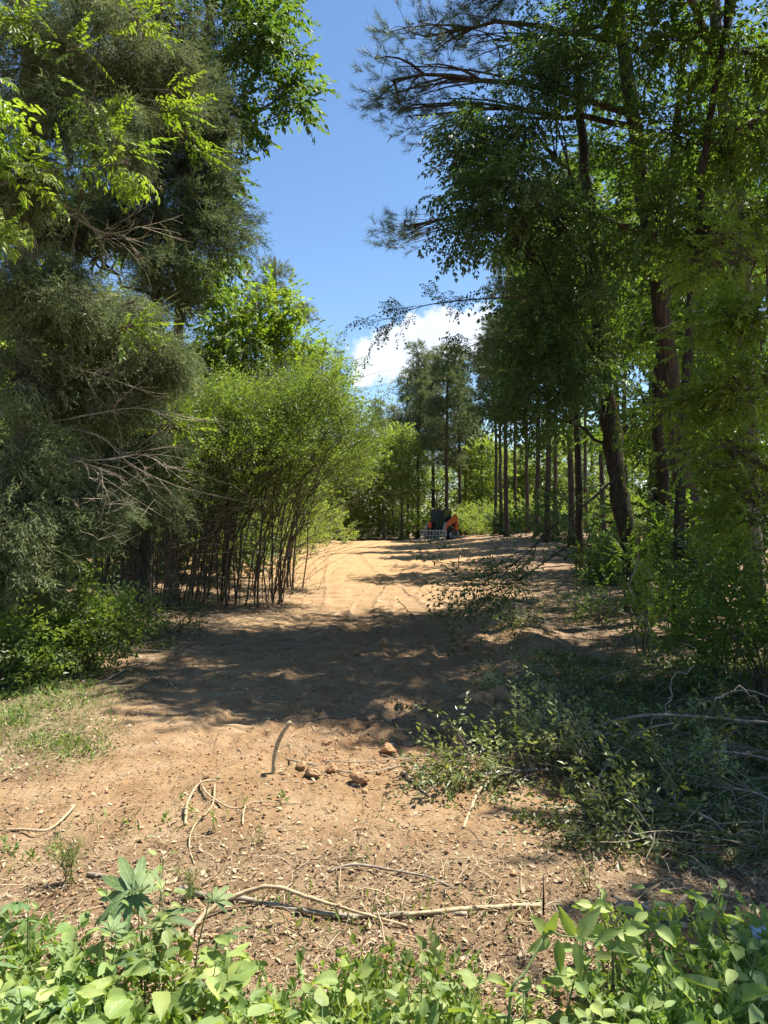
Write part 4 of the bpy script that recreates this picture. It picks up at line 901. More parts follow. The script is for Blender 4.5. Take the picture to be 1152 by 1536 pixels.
for px, Y, s, k in [(500, 70, .9, 0), (540, 68, .9, 1), (480, 58, .8, 1), (620, 78, .8, 0), (655, 80, .8, 1), (690, 82, .85, 0), (780, 72, 1, 1), (820, 70, 1, 0), (860, 76, 1, 2), (760, 84, .9, 0), (455, 66, .85, 2), (430, 52, .8, 1), (400, 60, .9, 0), (360, 55, .9, 1), (320, 62, 1, 0), (900, 66, 1, 1), (950, 72, 1, 0), (1000, 62, 1, 1), (1060, 70, 1, 0), (1110, 60, 1, 1), (590, 88, .8, 1), (720, 90, .9, 2), (800, 92, .9, 1)]:
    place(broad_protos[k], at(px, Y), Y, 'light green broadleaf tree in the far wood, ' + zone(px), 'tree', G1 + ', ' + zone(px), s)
G2 = 'bare-trunked pines of the right-hand wood'
for i, (px, Y, s, k) in enumerate([(743, 58, .9, 2), (752, 56, .95, 2), (760, 48, 1.0, 2), (774, 60, .9, 2), (792, 52, .95, 2), (805, 46, 1, 2), (820, 40, 1.05, 2), (832, 50, 1, 2), (858, 36, 1.05, 2), (866, 46, 1, 2), (880, 58, 1, 2), (905, 44, 1, 2), (940, 40, 1, 2), (975, 36, 1, 2), (1010, 44, 1, 2), (1045, 34, 1, 2), (1090, 38, 1, 2), (1130, 30, 1, 2)]):
    own = {743: 'leftmost of the thin bare pine trunks right of the loader', 760: 'thicker pine trunk third from the left among the bare ones right of the loader', 820: 'pine trunk in the middle of the right-hand row, nearer than its neighbours',
           858: 'thickest dark pine trunk just left of the leaning trunk', 905: 'straight pine seen close left of the leaning trunk top', 940: 'pine standing directly behind the leaning trunk'}
    place(pine_protos[k], at(px, Y), Y, own.get(px, 'straight dark pine trunk with a high crown among the right-hand wood'), 'pine tree', None if px in own else G2, s)
for px, Y, s, k in [(300, 40, .9, 1), (260, 34, .9, 1), (210, 40, 1, 0), (150, 30, 1, 1), (90, 36, 1, 0), (330, 30, .6, 1), (30, 26, 1, 1), (450, 40, .55, 1), (240, 24, .75, 1), (150, 21, .8, 1), (60, 19, .8, 1), (400, 33, .5, 1)]:
    place(broad_protos[k], at(px, Y), Y, 'green broadleaf tree in the wood behind the thicket on the left', 'tree', 'trees behind the left thicket', s)
G3 = 'brush along the far edge'
for i in range(30):
    px = 440 + i * 13 + rg.uniform(-5, 5); Y = rg.uniform(60, 66) if px > 500 else rg.uniform(46, 56)
    if 600 < px < 700: Y = rg.uniform(64, 70)
    place(shrub_protos[i % 2], at(px, Y), Y, 'light green brush at the far edge, ' + zone(px), 'shrub', G3 + ', ' + zone(px), rg.uniform(.7, 1.1))
for i, (px, Y, s_) in enumerate([(715, 72, 1.3), (750, 70, 1.3), (785, 68, 1.4), (820, 66, 1.4), (855, 64, 1.4), (890, 62, 1.4), (930, 60, 1.4), (970, 58, 1.4), (1010, 56, 1.4), (1055, 54, 1.4), (1100, 50, 1.4), (1140, 46, 1.4), (735, 88, 1.9), (800, 90, 1.9), (870, 86, 1.9), (940, 80, 1.9), (1020, 76, 1.9), (1100, 70, 1.9)]):
    place(shrub_protos[i % 2], at(px, Y), Y, 'light green brush seen between the bare pine trunks', 'shrub', 'brush beyond the bare pines', s_)
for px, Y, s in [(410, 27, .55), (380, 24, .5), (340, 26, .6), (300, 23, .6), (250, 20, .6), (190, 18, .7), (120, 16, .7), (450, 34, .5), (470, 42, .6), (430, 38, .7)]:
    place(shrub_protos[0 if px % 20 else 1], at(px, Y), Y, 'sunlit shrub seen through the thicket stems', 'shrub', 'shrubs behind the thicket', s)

# ------------------------------------------------------------------ compact track loader with a root rake
M['orange'] = plain_mat('loader_orange', (0.62, 0.085, 0.03), 0.4, nscale=6, col2=(0.45, 0.07, 0.03))
M['black'] = plain_mat('loader_black', (0.025, 0.025, 0.027), 0.6, nscale=8)
M['steel'] = plain_mat('rake_steel', (0.55, 0.54, 0.51), 0.5, metal=0.0, nscale=14, col2=(0.28, 0.24, 0.2))
M['grey_paint'] = plain_mat('arm_grey', (0.30, 0.29, 0.28), 0.5, nscale=10)
M['cab_glass'] = plain_mat('cab_glass', (0.012, 0.024, 0.022), 0.15, spec=0.25, nscale=3)
M['lamp_lens'] = plain_mat('lamp_lens', (0.75, 0.74, 0.68), 0.2, nscale=5)
def prism(poly, x0, x1):
    """side outline (y, z) extruded along x"""
    p = np.array(poly, float); n = len(p)
    V = np.concatenate([np.column_stack([np.full(n, x0), p]), np.column_stack([np.full(n, x1), p])])
    from mathutils.geometry import tessellate_polygon
    tri = tessellate_polygon([[Vector((a, b, 0)) for a, b in p]]); F = [list(t) for t in tri] + [[a + n, c + n, b + n] for a, b, c in tri]
    for i in range(n): j = (i + 1) % n; F += [[i, j, j + n], [i, j + n, i + n]]
    return V, np.array(F)
lx, ly = at(662, 57.0), 57.0
L = empty('track_loader', (lx, ly, float(ground_h(lx, ly)) + .01), 'orange compact track loader with black cab and steel root rake at the far clearing edge', 'loader', rz=math.radians(-27)); L.scale = (1.06, 1.06, 1.06)
# local frame: front is -Y
m = MB(); V, F = prism([(-.75, .45), (1.15, .45), (1.35, .75), (1.3, 1.15), (.75, 1.25), (-.65, .95)], -.52, .52); m.add(V, F); m.build('body', M['black'], L)
m = MB(); V, F = prism([(.75, 1.0), (1.36, .9), (1.34, 1.38), (.72, 1.48)], -.5, .5); m.add(V, F); hood = m.build('engine_hood', M['orange'], L)
cabp = MB()
for x in (-.47, .47):
    for a, b in (((-.72, .55), (-.6, 2.08)), ((.62, .95), (.6, 2.08))):
        cabp.tube(np.array([[x, a[0], a[1]], [x, b[0], b[1]]]), .045, 6)
cabp.box((0, 0, 2.10), (1.04, 1.38, .09), bev=.03)
for z in (.95, 1.5): cabp.box((-.47, 0, z), (.03, 1.2, .05)); cabp.box((.47, 0, z), (.03, 1.2, .05))
cab = cabp.build('cab', M['black'], L)
g = MB(); g.box((0, -.66, 1.38), (.84, .03, 1.28), rx=-.075); g.build('windshield', M['cab_glass'], cab)
for x in (-.44, .44):
    g = MB(); g.box((x, 0, 1.55), (.02, 1.05, .95)); g.build('side_window', M['cab_glass'], cab)
for x in (-.36, .36):
    g = MB(); g.box((x, -.72, 2.12), (.16, .07, .09), bev=.02); g.build('work_light', M['lamp_lens'], cab)
g = MB(); g.box((0, .2, .95), (.5, .5, .14), bev=.04); g.box((0, .42, 1.3), (.5, .12, .7), bev=.04); g.build('seat', M['black'], cab)
def loader_side(s):
    t = MB(); pts = [(-.85, .32), (-.72, .08), (-.45, .02), (.75, .02), (1.05, .1), (1.15, .36), (1.0, .56), (.2, .68), (-.6, .58)]
    V, F = prism(pts, s * .56, s * .9); t.add(V, F)
    for k in range(30):
        f = k / 30 * len(pts); i = int(f); u = f - i; a = np.array(pts[i]); b = np.array(pts[(i + 1) % len(pts)]); q = a * (1 - u) + b * u
        t.box((s * .73, q[0], q[1]), (.33, .06, .05), rx=math.atan2(b[1] - a[1], b[0] - a[0]))
    tr = t.build('track', M['black'], L)
    for y, z, r in ((-.55, .30, .2), (-.15, .17, .12), (.15, .17, .12), (.45, .17, .12), (.85, .33, .22)):
        w = MB(); w.tube(np.array([[s * .89, y, z], [s * .93, y, z]]), r, 14); w.build('roller', M['grey_paint'], tr)
    a = MB(); V, F = prism([(1.25, 1.62), (1.42, 1.35), (1.05, 1.25), (-.55, .92), (-1.0, .45), (-1.12, .52), (-.72, 1.16), (.75, 1.66), (1.0, 1.78)], s * .60, s * .72); a.add(V, F); a.build('lift_arm', M['orange'], L)
    b = MB(); V, F = prism([(-.68, 1.12), (-.95, .95), (-1.18, .35), (-1.3, .3), (-1.24, .55), (-.9, 1.2)], s * .59, s * .73); b.add(V, F); b.build('arm_tip', M['grey_paint'], L)
    c = MB(); V, F = prism([(.85, .5), (1.4, .5), (1.42, 1.4), (1.1, 1.45)], s * .58, s * .7); c.add(V, F); c.build('rear_post', M['orange'], L)
    d = MB(); d.tube(np.array([[s * .66, .7, .78], [s * .66, -.4, 1.05]]), .045, 8); d.build('lift_cylinder', M['grey_paint'], L)
loader_side(1); loader_side(-1)
m = MB(); m.box((-.42, -.98, 1.0), (.2, .28, .42), bev=.04); m.build('step_guard', M['orange'], L)
rk = MB(); rk.box((0, -1.38, .62), (1.95, .07, .09), bev=.02); rk.box((0, -1.36, .30), (1.95, .06, .07), bev=.02); rk.box((0, -1.34, .48), (.12, .06, .36), bev=.01)
rake = rk.build('root_rake', M['steel'], L)
for k in range(9):
    x = -.93 + k * .2325; t = MB()
    V, F = prism([(-1.40, .68), (-1.34, .66), (-1.42, .28), (-1.55, .12), (-1.82, .03), (-1.84, 0.0), (-1.55, .03), (-1.47, .14), (-1.49, .62)], x - .03, x + .03)
    t.add(V, F); t.build('tine', M['steel'], rake)

# ------------------------------------------------------------------ ground litter, clods, twigs, grass: stuff nobody could count
def fan_points(rng, n, y0, y1, dens=None, half=.56, p=1.6):
    u_ = rng.random(n); ys = (y0 ** (1 - p) + u_ * (y1 ** (1 - p) - y0 ** (1 - p))) ** (1 / (1 - p))
    xs = rng.uniform(-1, 1, n) * (half * ys + .3)
    if dens is not None:
        k = rng.random(n) < dens(xs, ys); xs, ys = xs[k], ys[k]
    return xs, ys
rng = rng_()
def dens_lit(x, y):
    l, g_, c_, mo = masks(x, y); return np.clip(l * .9 + .12, 0, 1)
xs, ys = fan_points(rng, 130000, 2.0, 20, dens_lit)
n = len(xs); zs = surf(xs, ys) + .004 
th = rng.uniform(0, 6.283, n); d = np.stack([np.cos(th), np.sin(th), rng.normal(0, .35, n)], 1)
lv = [(leaf4(.42, .5, -.25)), (leaf4(.16, .2, .1)), (leaf4(.65, .35, -.3))]
mb = MB(); wh = rng.choice(3, n, p=[.25, .65, .10]); R = basis(d, (0, 0, 1), rng.normal(0, .5, n))
sz = rng.uniform(.008, .032, n) * (1 + .05 * ys)
for i, (tv, tf) in enumerate(lv):
    k = wh == i; mb.inst((tv, tf, np.zeros(len(tv))), np.stack([xs, ys, zs], 1)[k], R[k], sz[k], np.clip(rng.beta(1.6, 1.5, k.sum()) * .85 + (rng.random(k.sum()) < .05) * .5, 0, 1))
o = mb.build('leaf_litter', M['litter']); tag(o, 'brown leaf litter and wood chips strewn over the bare soil', 'litter', kind='stuff')
# small twigs
mb = MB(); xs, ys = fan_points(rng, 9000, 2.2, 22, lambda x, y: np.clip(masks(x, y)[0] * .75 + .12, 0, 1)); zs = surf(xs, ys)
for x, y, z in zip(xs, ys, zs):
    a = rng.uniform(0, 6.283); l = .03 + .17 * rng.random() ** 2; dx, dy = math.cos(a) * l, math.sin(a) * l
    p = np.array([[x, y, z + .004], [x + dx * .5 + rng.normal(0, .012), y + dy * .5 + rng.normal(0, .012), z + .012 + rng.uniform(0, .015)], [x + dx, y + dy, z + rng.uniform(.002, .03)]])
    mb.tube(p, rng.uniform(.001, .0028), 3, rng.uniform(.15, .8), cap=False)
o = mb.build('twig_litter', M['litter']); tag(o, 'fine broken twigs scattered on the cleared ground', 'twigs', kind='stuff')
# crumbs of soil
def blob_proto(rng, sub=1):
    """a broken lump: a ball cut by random planes, then roughened"""
    import bmesh
    bm = bmesh.new(); bmesh.ops.create_icosphere(bm, subdivisions=sub, radius=1)
    V = np.array([v_.co[:] for v_ in bm.verts]); F = np.array([[v_.index for v_ in f.verts] for f in bm.faces]); bm.free()
    for _ in range(9):
        n_ = rng.normal(0, 1, 3); n_ /= np.linalg.norm(n_); dd = V @ n_; cut = rng.uniform(.45, .8); V = V - np.outer(np.maximum(dd - cut, 0), n_)
    s_ = rng.uniform(0, 50)
    for k_ in range(len(V)):
        q = Vector(V[k_]); V[k_] *= 1 + .20 * mnoise.noise(q * 2.3 + Vector((s_, 0, 0))) + .12 * mnoise.noise(q * 6 + Vector((0, s_, 0)))
    V[:, 2] *= .8; V *= [1, rng.uniform(.65, 1), 1]
    return V, F, np.zeros(len(V))
bp_ = [blob_proto(rng) for _ in range(8)]
def dens_clod(x, y):
    return np.clip(np.exp(-((x - .45) / 1.3) ** 2) * sstep(4.5, 5.2, y) * (1 - sstep(9, 14, y)) * .9 + .08 + .5 * np.exp(-((y - 4.8 - .1 * x) / .4) ** 2) * np.exp(-(x / 1.6) ** 2), 0, 1) * (1 - .8 * track_fields(x, y)[1])
xs, ys = fan_points(rng, 26000, 2.5, 20, dens_clod); zs = surf(xs, ys); n = len(xs)
mb = MB(); wh = rng.integers(0, 8, n); sz = rng.uniform(.004, .014, n) * (1 + 1.2 * rng.random(n) ** 9)
R = basis(rng.normal(0, 1, (n, 3)), (0, 0, 1))
for i in range(8): k = wh == i; mb.inst(bp_[i], np.stack([xs, ys, zs + sz * .3], 1)[k], R[k], sz[k], np.zeros(k.sum()))
o = mb.build('soil_crumbs', M['clod']); tag(o, 'small crumbs of turned soil on the churned track', 'soil', kind='stuff')

# bigger clods: individuals
CL = [(470, 1168, .055, 'broken dry clod on the lip of soil right of the upright stick'), (540, 1176, .062, 'tall hollowed clod standing on edge in the sun'), (452, 1160, .04, None), (497, 1160, .05, None),
      (745, 1050, .13, 'sunlit orange clod on the bank above the cut shrub'), (722, 1062, .12, 'cracked dark clod left of the sunlit orange one'), (700, 1052, .09, None), (770, 1062, .10, None), (640, 1095, .09, None), (668, 1100, .08, None), (612, 1120, .07, None),
      (560, 1085, .05, None), (598, 1066, .05, None), (535, 985, .06, None), (575, 975, .08, 'lump of churned soil alone in the middle of the shaded track'), (700, 975, .07, None), (740, 975, .09, None), (690, 1128, .08, None), (585, 1130, .06, None), (655, 1072, .06, None), (625, 1070, .07, None), (490, 1125, .04, None)]
big = [blob_proto(rng, 3) for _ in range(5)]
for i, (px, py, r, lab) in enumerate(CL):
    g_ = G(px, py); pr = big[i % 5]; mb = MB(); mb.inst(pr, np.zeros((1, 3)), basis(rng.normal(0, 1, (1, 3)))[:1], [r], [0.])
    o = mb.build('soil_clod', M['clod']); zz = float(surf(g_[0], g_[1])[0]); o.location = (g_[0], g_[1], zz + r * .42)
    tag(o, lab or 'rough lump of churned brown soil on the shaded part of the track', 'soil clod', 'clods of churned soil')
# grass on the left verge, and sprouts
mb = MB(); xs, ys = fan_points(rng, 170000, 2.2, 12, lambda x, y: np.clip((masks(x, y)[1] - .15) * (.35 + .75 * vnoise(x, y, .45, 31) + .5 * vnoise(x, y, 1.3, 35)), 0, 1)); zs = surf(xs, ys); n = len(xs)
d = np.stack([rng.normal(0, .55, n), rng.normal(0, .55, n), np.ones(n)], 1); tv = np.array([[-.035, 0, 0], [.035, 0, 0], [.0, 1, .25]])
tv2 = np.array([[-.03, 0, 0], [.03, 0, 0], [0, .55, .06], [0, 1, .35]]); 
mb.inst((tv2, np.array([[0, 1, 2], [0, 2, 3]]), np.zeros(4)), np.stack([xs, ys, zs - .003], 1), basis(d, (0, 1, 0), rng.uniform(0, 6.28, n)), rng.uniform(.02, .075, n), np.clip(rng.beta(1.4, 1.6, n), 0, 1))
o = mb.build('grass', M['grass']); tag(o, 'short sparse grass on the left verge', 'grass', kind='stuff')
# sprouts: broad little leaves on the verge and between the weeds
mb = MB(); xs, ys = fan_points(rng, 22000, 1.9, 11, lambda x, y: np.clip((masks(x, y)[1] - .2) * (.45 + .8 * vnoise(x, y, .6, 33)), 0, 1)); zs = surf(xs, ys); n = len(xs)
pr = [twig_broad(rr, .07, 8, .032, .55, 65, .1) for _ in range(5)]; wh = rng.integers(0, 5, n)
d = np.stack([rng.normal(0, .4, n), rng.normal(0, .4, n), np.ones(n)], 1); R = basis(d, (0, 1, 0), rng.uniform(0, 6.28, n)); s_ = rng.uniform(.5, 1.1, n)
for i in range(5): k = wh == i; mb.inst(pr[i], np.stack([xs, ys, zs], 1)[k], R[k], s_[k], rng.uniform(.2, .8, k.sum()))
o = mb.build('verge_herbs', M['cover']); tag(o, 'small green herbs sprouting on the left verge', 'herbs', kind='stuff')

# ------------------------------------------------------------------ sticks, each its own
def stick(label, pts, r0, r1, mat='stick', name='stick', lift=.008, group=None, seg=7, a=.5, cat='stick'):
    q = []
    for p in pts:
        g_ = G(p[0], p[1]); z = float(surf(g_[0], g_[1])[0]) + r0 * .25 + lift * .4 + (p[2] if len(p) > 2 else 0); q.append([g_[0], g_[1], z])
    p = smooth_path(q, 6); base = p[0].copy(); mb = MB(); rg_ = rng_(); p[1:-1] += rg_.normal(0, r0 * .10, p[1:-1].shape)
    mb.tube(p - base, np.linspace(r0, r1, len(p)) * (1 + .12 * vnoise(np.arange(len(p)) * .37, p[:, 0] * 3, 1, 61)), seg, a, rough=.03, rng=rg_)
    for _ in range(3 if r0 > .0075 else 1):
        k = rg_.integers(2, len(p) - 1); d = np.array([rg_.normal(), rg_.normal(), rg_.uniform(.1, .8)]); d /= np.linalg.norm(d); l = rg_.uniform(1.5, 5) * r0; q = p[k] - base
        mb.tube(np.array([q, q + d * l * .6, q + d * l + rg_.normal(0, l * .1, 3)]), np.array([r0 * .55, r0 * .4, r0 * .25]), 5, a - .15)
    o = mb.build(name, M[mat]); o.location = base
    return tag(o, label, cat, group)
# the short upright stick stuck in the soil
b_ = G(410, 1166); mb = MB(); k = b_[1] / FPX
p = smooth_path([[0, 0, -.05], [.003, 0, .03], [.010, .01, .12], [.045, .01, .22], [.10, .02, .30]], 5); mb.tube(p, np.linspace(.015, .011, len(p)), 9, .4, rough=.06, rng=rng); o = mb.build('upright_stick', M['stick']); o.location = (b_[0], b_[1], float(surf(b_[0], b_[1])[0]))
tag(o, 'short peeled stick standing bent out of the soil at the edge of the shade', 'stick')
stick('long pale bowed branch lying behind the foreground weeds', [(280, 1404, 0), (310, 1380, .02), (360, 1364, .05), (410, 1360, .07), (470, 1368, .06), (540, 1382, .03), (610, 1392, 0)], .011, .005)
stick('thick weathered stick crossing behind the bowed branch', [(270, 1334, .01), (310, 1348, .01), (370, 1356, .01), (430, 1366, 0), (520, 1376, 0), (600, 1378, .01), (700, 1376, 0)], .012, .009, 'dead')
stick('long straight stick ending near the dark upright twig at the lower right', [(560, 1378, .0), (650, 1378, .01), (730, 1370, .015), (810, 1366, .02)], .009, .010, 'stick')
stick('bent brown root lying left of the dark hollow in the lower middle', [(492, 1310, 0), (530, 1302, .015), (580, 1306, .01), (640, 1322, .01), (682, 1340, 0)], .008, .004, 'dead')
stick('curved pale shoot looping left of the mounded soil', [(278, 1238, 0), (282, 1210, .03), (300, 1190, .05), (325, 1184, .03)], .009, .005)
stick('thin shoot trailing down from the looped one', [(322, 1186, .02), (318, 1215, .02), (290, 1245, .01), (284, 1270, 0), (292, 1296, 0)], .005, .003)
stick('thin bowed shoot beside the looped one', [(300, 1178, .01), (312, 1200, .02), (345, 1216, .01), (370, 1212, 0)], .006, .004)
stick('sickle-shaped twig left of centre on the lit soil', [(364, 1240, 0), (368, 1218, .02), (390, 1210, .02), (450, 1206, 0)], .005, .003)
stick('long thin root lying along the lip of soil', [(430, 1140, .01), (470, 1150, .02), (520, 1166, .02), (560, 1160, .01), (610, 1150, 0), (660, 1195, 0)], .006, .004, 'dead')
stick('slender pale root above the tall hollowed clod', [(485, 1152, .02), (540, 1152, .03), (590, 1146, .02), (640, 1140, 0)], .004, .003, 'dead')
stick('grey branch lying down-slope at the tip of the cut shrub', [(745, 1175, .04), (720, 1200, .03), (705, 1225, .01), (695, 1246, 0)], .011, .008, 'stick')
stick('dark root running down from the shade at centre', [(604, 1160, .01), (625, 1180, .01), (642, 1200, 0)], .011, .006, 'dead')
stick('forked pale stick at the left border of the lit soil', [(-20, 1246, 0), (30, 1248, .01), (70, 1252, .01), (98, 1230, .02), (112, 1215, .02)], .008, .006)
stick('short brown stick lying beside the dry weed on the left', [(132, 1312, 0), (155, 1318, .01), (182, 1322, 0)], .010, .008, 'dead')
stick('thick sawn piece of branch in front of the brush at the lower right', [(925, 1368, .01), (950, 1372, .02), (985, 1380, .01), (1012, 1384, 0)], .019, .015, 'dead')
stick('pale crooked branch next to the thick sawn piece', [(1010, 1374, .0), (1030, 1358, .03), (1070, 1352, .03), (1110, 1354, .01)], .009, .005, 'stick')
stick('long straight bare pole lying across the dark brush at the right', [(880, 1128, .15), (960, 1122, .2), (1050, 1122, .22), (1180, 1130, .2)], .014, .010, 'dead')
stick('pale branch slanting up through the brush at the right', [(885, 1205, .05), (910, 1180, .12), (960, 1152, .2), (1010, 1135, .22)], .010, .006, 'dead')
stick('long pale fallen branch on the left verge', [(70, 1020, .0), (85, 1005, .02), (100, 975, .05), (130, 950, .12), (165, 930, .2)], .014, .008, 'stick')
stick('lower pale piece of the fallen branch on the left verge', [(62, 1022, .0), (64, 1040, .01), (95, 1052, 0)], .009, .006, 'stick')
stick('brown stick in the shade beside the verge', [(155, 1026, .0), (190, 1010, .02), (225, 998, .01)], .010, .007, 'dead')
stick('squiggly root on the shaded track', [(572, 1098, 0), (580, 1086, .02), (597, 1080, .02), (598, 1062, .02)], .006, .003, 'dead')
stick('dark stick lying in the shaded track', [(458, 1086, 0), (485, 1082, .01), (515, 1078, 0)], .009, .006, 'bark_grey')
stick('tall thin pale stalk standing at the far sunlit clay', [(688, 852, 0), (688, 853, .3), (690, 854, .62)], .02, .012, 'stick')
stick('crooked pale twig on the far sunlit clay near the loader', [(690, 838, 0), (696, 826, .3), (706, 816, .5)], .02, .012, 'stick')
# dark twig standing bottom right, little dry weed left
b_ = G(815, 1378); mb = MB(); mb.tube(np.array([[0, 0, -.02], [.002, 0, .06], [0, 0, .16]]), np.array([.006, .004, .0015]), 5, .2); o = mb.build('upright_twig', M['bark_dark']); o.location = (b_[0], b_[1], float(surf(b_[0], b_[1])[0])); tag(o, 'small dark twig standing straight up behind the compound leaves', 'twig')

def dry_weed(label, px, py, h, n, seed, leaves=30):
    rng = np.random.default_rng(seed); b = G(px, py); b[2] = float(surf(b[0], b[1])[0]); root = empty('thin_weed', b, label, 'weed'); mb = MB(); pos = []; dd = []
    for _ in range(n):
        tip = np.array([rng.normal(0, .05), rng.normal(0, .05), h * rng.uniform(.6, 1)]); st = np.array([rng.normal(0, .02), rng.normal(0, .02), -.01]); p = bez(st, (st + tip) / 2 + rng.normal(0, .02, 3), tip, 6); mb.tube(p, np.linspace(.0025, .001, 6), 4, .5)
        for _ in range(leaves // n): k = rng.uniform(.35, 1); q = p[int(k * 5)]; pos.append(q + rng.normal(0, .008, 3)); dd.append(rng.normal(0, .5, 3) + np.array([0, 0, .7]))
    mb.build('stem', M['stem'], root); lm = MB(); scatter(lm, 'bush', np.array(pos), np.array(dd), rng, (.10, .2), .3, .3); o = lm.build('foliage', M['leaf_privet'], root); o['kind'] = 'stuff'
dry_weed('wispy upright weed with tiny leaves standing on the lit soil at the left', 100, 1325, .30, 7, 901, 120)
dry_weed('low wispy weed between the lobed leaves and the lit soil', 282, 1345, .14, 5, 902, 50)
dry_weed('tiny green sprout alone on the lit soil in the middle', 382, 1268, .05, 3, 903, 12)
dry_weed('tiny green sprout near the bent brown root', 545, 1290, .06, 3, 904, 14)
dry_weed('slim green sprout at the right before the brush', 885, 1340, .14, 3, 905, 14)

# straw-like scrap of tufts in the lower middle
# ------------------------------------------------------------------ cut brush on the right
BR = [  # label, points (px,py,lift), stem radius, side length, number, a0
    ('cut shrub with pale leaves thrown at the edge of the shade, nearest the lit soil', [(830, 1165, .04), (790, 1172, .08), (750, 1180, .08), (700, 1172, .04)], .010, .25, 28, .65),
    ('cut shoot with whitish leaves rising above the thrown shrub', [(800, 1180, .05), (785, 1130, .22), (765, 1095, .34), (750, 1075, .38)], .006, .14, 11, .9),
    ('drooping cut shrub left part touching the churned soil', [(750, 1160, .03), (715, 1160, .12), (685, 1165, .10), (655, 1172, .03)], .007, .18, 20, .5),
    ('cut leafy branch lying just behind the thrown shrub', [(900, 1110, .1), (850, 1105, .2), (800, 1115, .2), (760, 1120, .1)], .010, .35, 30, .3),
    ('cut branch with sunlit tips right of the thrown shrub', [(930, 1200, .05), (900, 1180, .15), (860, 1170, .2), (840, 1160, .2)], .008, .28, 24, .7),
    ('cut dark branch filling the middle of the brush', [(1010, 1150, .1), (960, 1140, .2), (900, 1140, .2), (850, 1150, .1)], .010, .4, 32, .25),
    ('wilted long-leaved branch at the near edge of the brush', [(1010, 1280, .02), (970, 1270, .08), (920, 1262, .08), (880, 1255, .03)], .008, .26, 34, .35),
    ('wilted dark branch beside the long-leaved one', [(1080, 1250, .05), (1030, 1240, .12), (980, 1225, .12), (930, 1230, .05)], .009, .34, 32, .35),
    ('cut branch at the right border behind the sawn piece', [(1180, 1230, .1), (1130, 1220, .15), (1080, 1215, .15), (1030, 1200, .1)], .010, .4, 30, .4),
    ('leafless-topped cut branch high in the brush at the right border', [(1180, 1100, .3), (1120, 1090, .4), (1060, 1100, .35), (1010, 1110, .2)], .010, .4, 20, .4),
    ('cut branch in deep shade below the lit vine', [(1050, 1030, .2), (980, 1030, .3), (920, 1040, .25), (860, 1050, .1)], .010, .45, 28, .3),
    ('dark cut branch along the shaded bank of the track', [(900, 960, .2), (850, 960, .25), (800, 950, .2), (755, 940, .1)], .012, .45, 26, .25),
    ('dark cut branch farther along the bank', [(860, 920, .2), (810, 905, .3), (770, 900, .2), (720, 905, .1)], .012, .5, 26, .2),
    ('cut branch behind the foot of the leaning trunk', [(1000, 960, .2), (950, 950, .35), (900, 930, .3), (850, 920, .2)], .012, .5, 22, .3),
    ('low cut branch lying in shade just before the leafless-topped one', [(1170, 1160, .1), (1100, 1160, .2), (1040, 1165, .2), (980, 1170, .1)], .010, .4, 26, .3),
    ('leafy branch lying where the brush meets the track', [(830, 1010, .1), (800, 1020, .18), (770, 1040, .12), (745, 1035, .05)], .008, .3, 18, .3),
]
for i, (lab, pts, r, sl, n, a0) in enumerate(BR):
    q = []
    for x, y, l in pts: g_ = G(x, y); q.append([g_[0], g_[1], float(surf(g_[0], g_[1])[0]) + l * .65 + r])
    leafy_branch('cut_branch', lab, q, r, sl, 'cut', 'cut_leaf', n, 700 + i, a0, (.55, .95), 'cut branch', 'cut brush thrown along the right side', bark='dead')
# tangle of thin bare stems in the brush: more than anyone could count
mb = MB(); rng = rng_()
for _ in range(300):
    px = rng.uniform(760, 1180); py = rng.uniform(1000, 1300)
    if py > 1160 and px < 700 + (py - 1160) * 1.3 + 120: continue
    g_ = G(px, py); a = rng.normal(0, .9) + (0 if rng.random() < .5 else math.pi); l = rng.uniform(.1, .6); b = np.array([g_[0], g_[1], float(surf(g_[0], g_[1])[0]) + rng.uniform(0, .08)])
    e = b + np.array([math.cos(a) * l, math.sin(a) * l, rng.uniform(-.02, .14)]); mb.tube(bez(b, (b + e) / 2 + rng.normal(0, .05, 3) + [0, 0, .04], e, 6), np.linspace(rng.uniform(.0015, .004), .0015, 6), 3, rng.uniform(.2, 1), cap=False)
for _ in range(520):
    px = rng.uniform(120, 470); py = rng.uniform(868, 985)
    g_ = G(px, py); a = rng.uniform(0, 6.28); l = rng.uniform(.2, .9); b = np.array([g_[0], g_[1], float(surf(g_[0], g_[1])[0]) + .01]); e = b + np.array([math.cos(a) * l, math.sin(a) * l, rng.uniform(0, .12)])
    mb.tube(bez(b, (b + e) / 2 + rng.normal(0, .06, 3) + [0, 0, .04], e, 5), np.linspace(.005, .002, 5), 3, rng.uniform(.2, .9), cap=False)
o = mb.build('brush_tangle', M['dead']); tag(o, 'tangle of thin broken stems among the cut brush and at the foot of the thicket', 'brush', kind='stuff')
# loose leaves over the brush floor
xs = rng.uniform(.9, 5.5, 13000); ys = rng.uniform(3.6, 8.6, 13000); k = xs > .9 + .12 * np.abs(ys - 4.2) + .5 * rng.random(13000); xs, ys = xs[k], ys[k]; zs = surf(xs, ys) + rng.uniform(0, .12, len(xs)) ** 1.3
mb = MB(); n = len(xs); pr = [twig_broad(rr, .16, 9, .055, .3, 50, .2) for _ in range(5)]; wh = rng.integers(0, 5, n); R = basis(rng.normal(0, 1, (n, 3)) * [1, 1, .35], (0, 0, 1), rng.normal(0, .5, n)); s_ = rng.uniform(.5, 1.2, n)
for i in range(5): k = wh == i; mb.inst(pr[i], np.stack([xs, ys, zs], 1)[k], R[k], s_[k], rng.uniform(0, .7, k.sum()))
o = mb.build('brush_leaves', M['cut_leaf']); tag(o, 'wilting leaves covering the ground among the cut brush', 'leaves', kind='stuff')

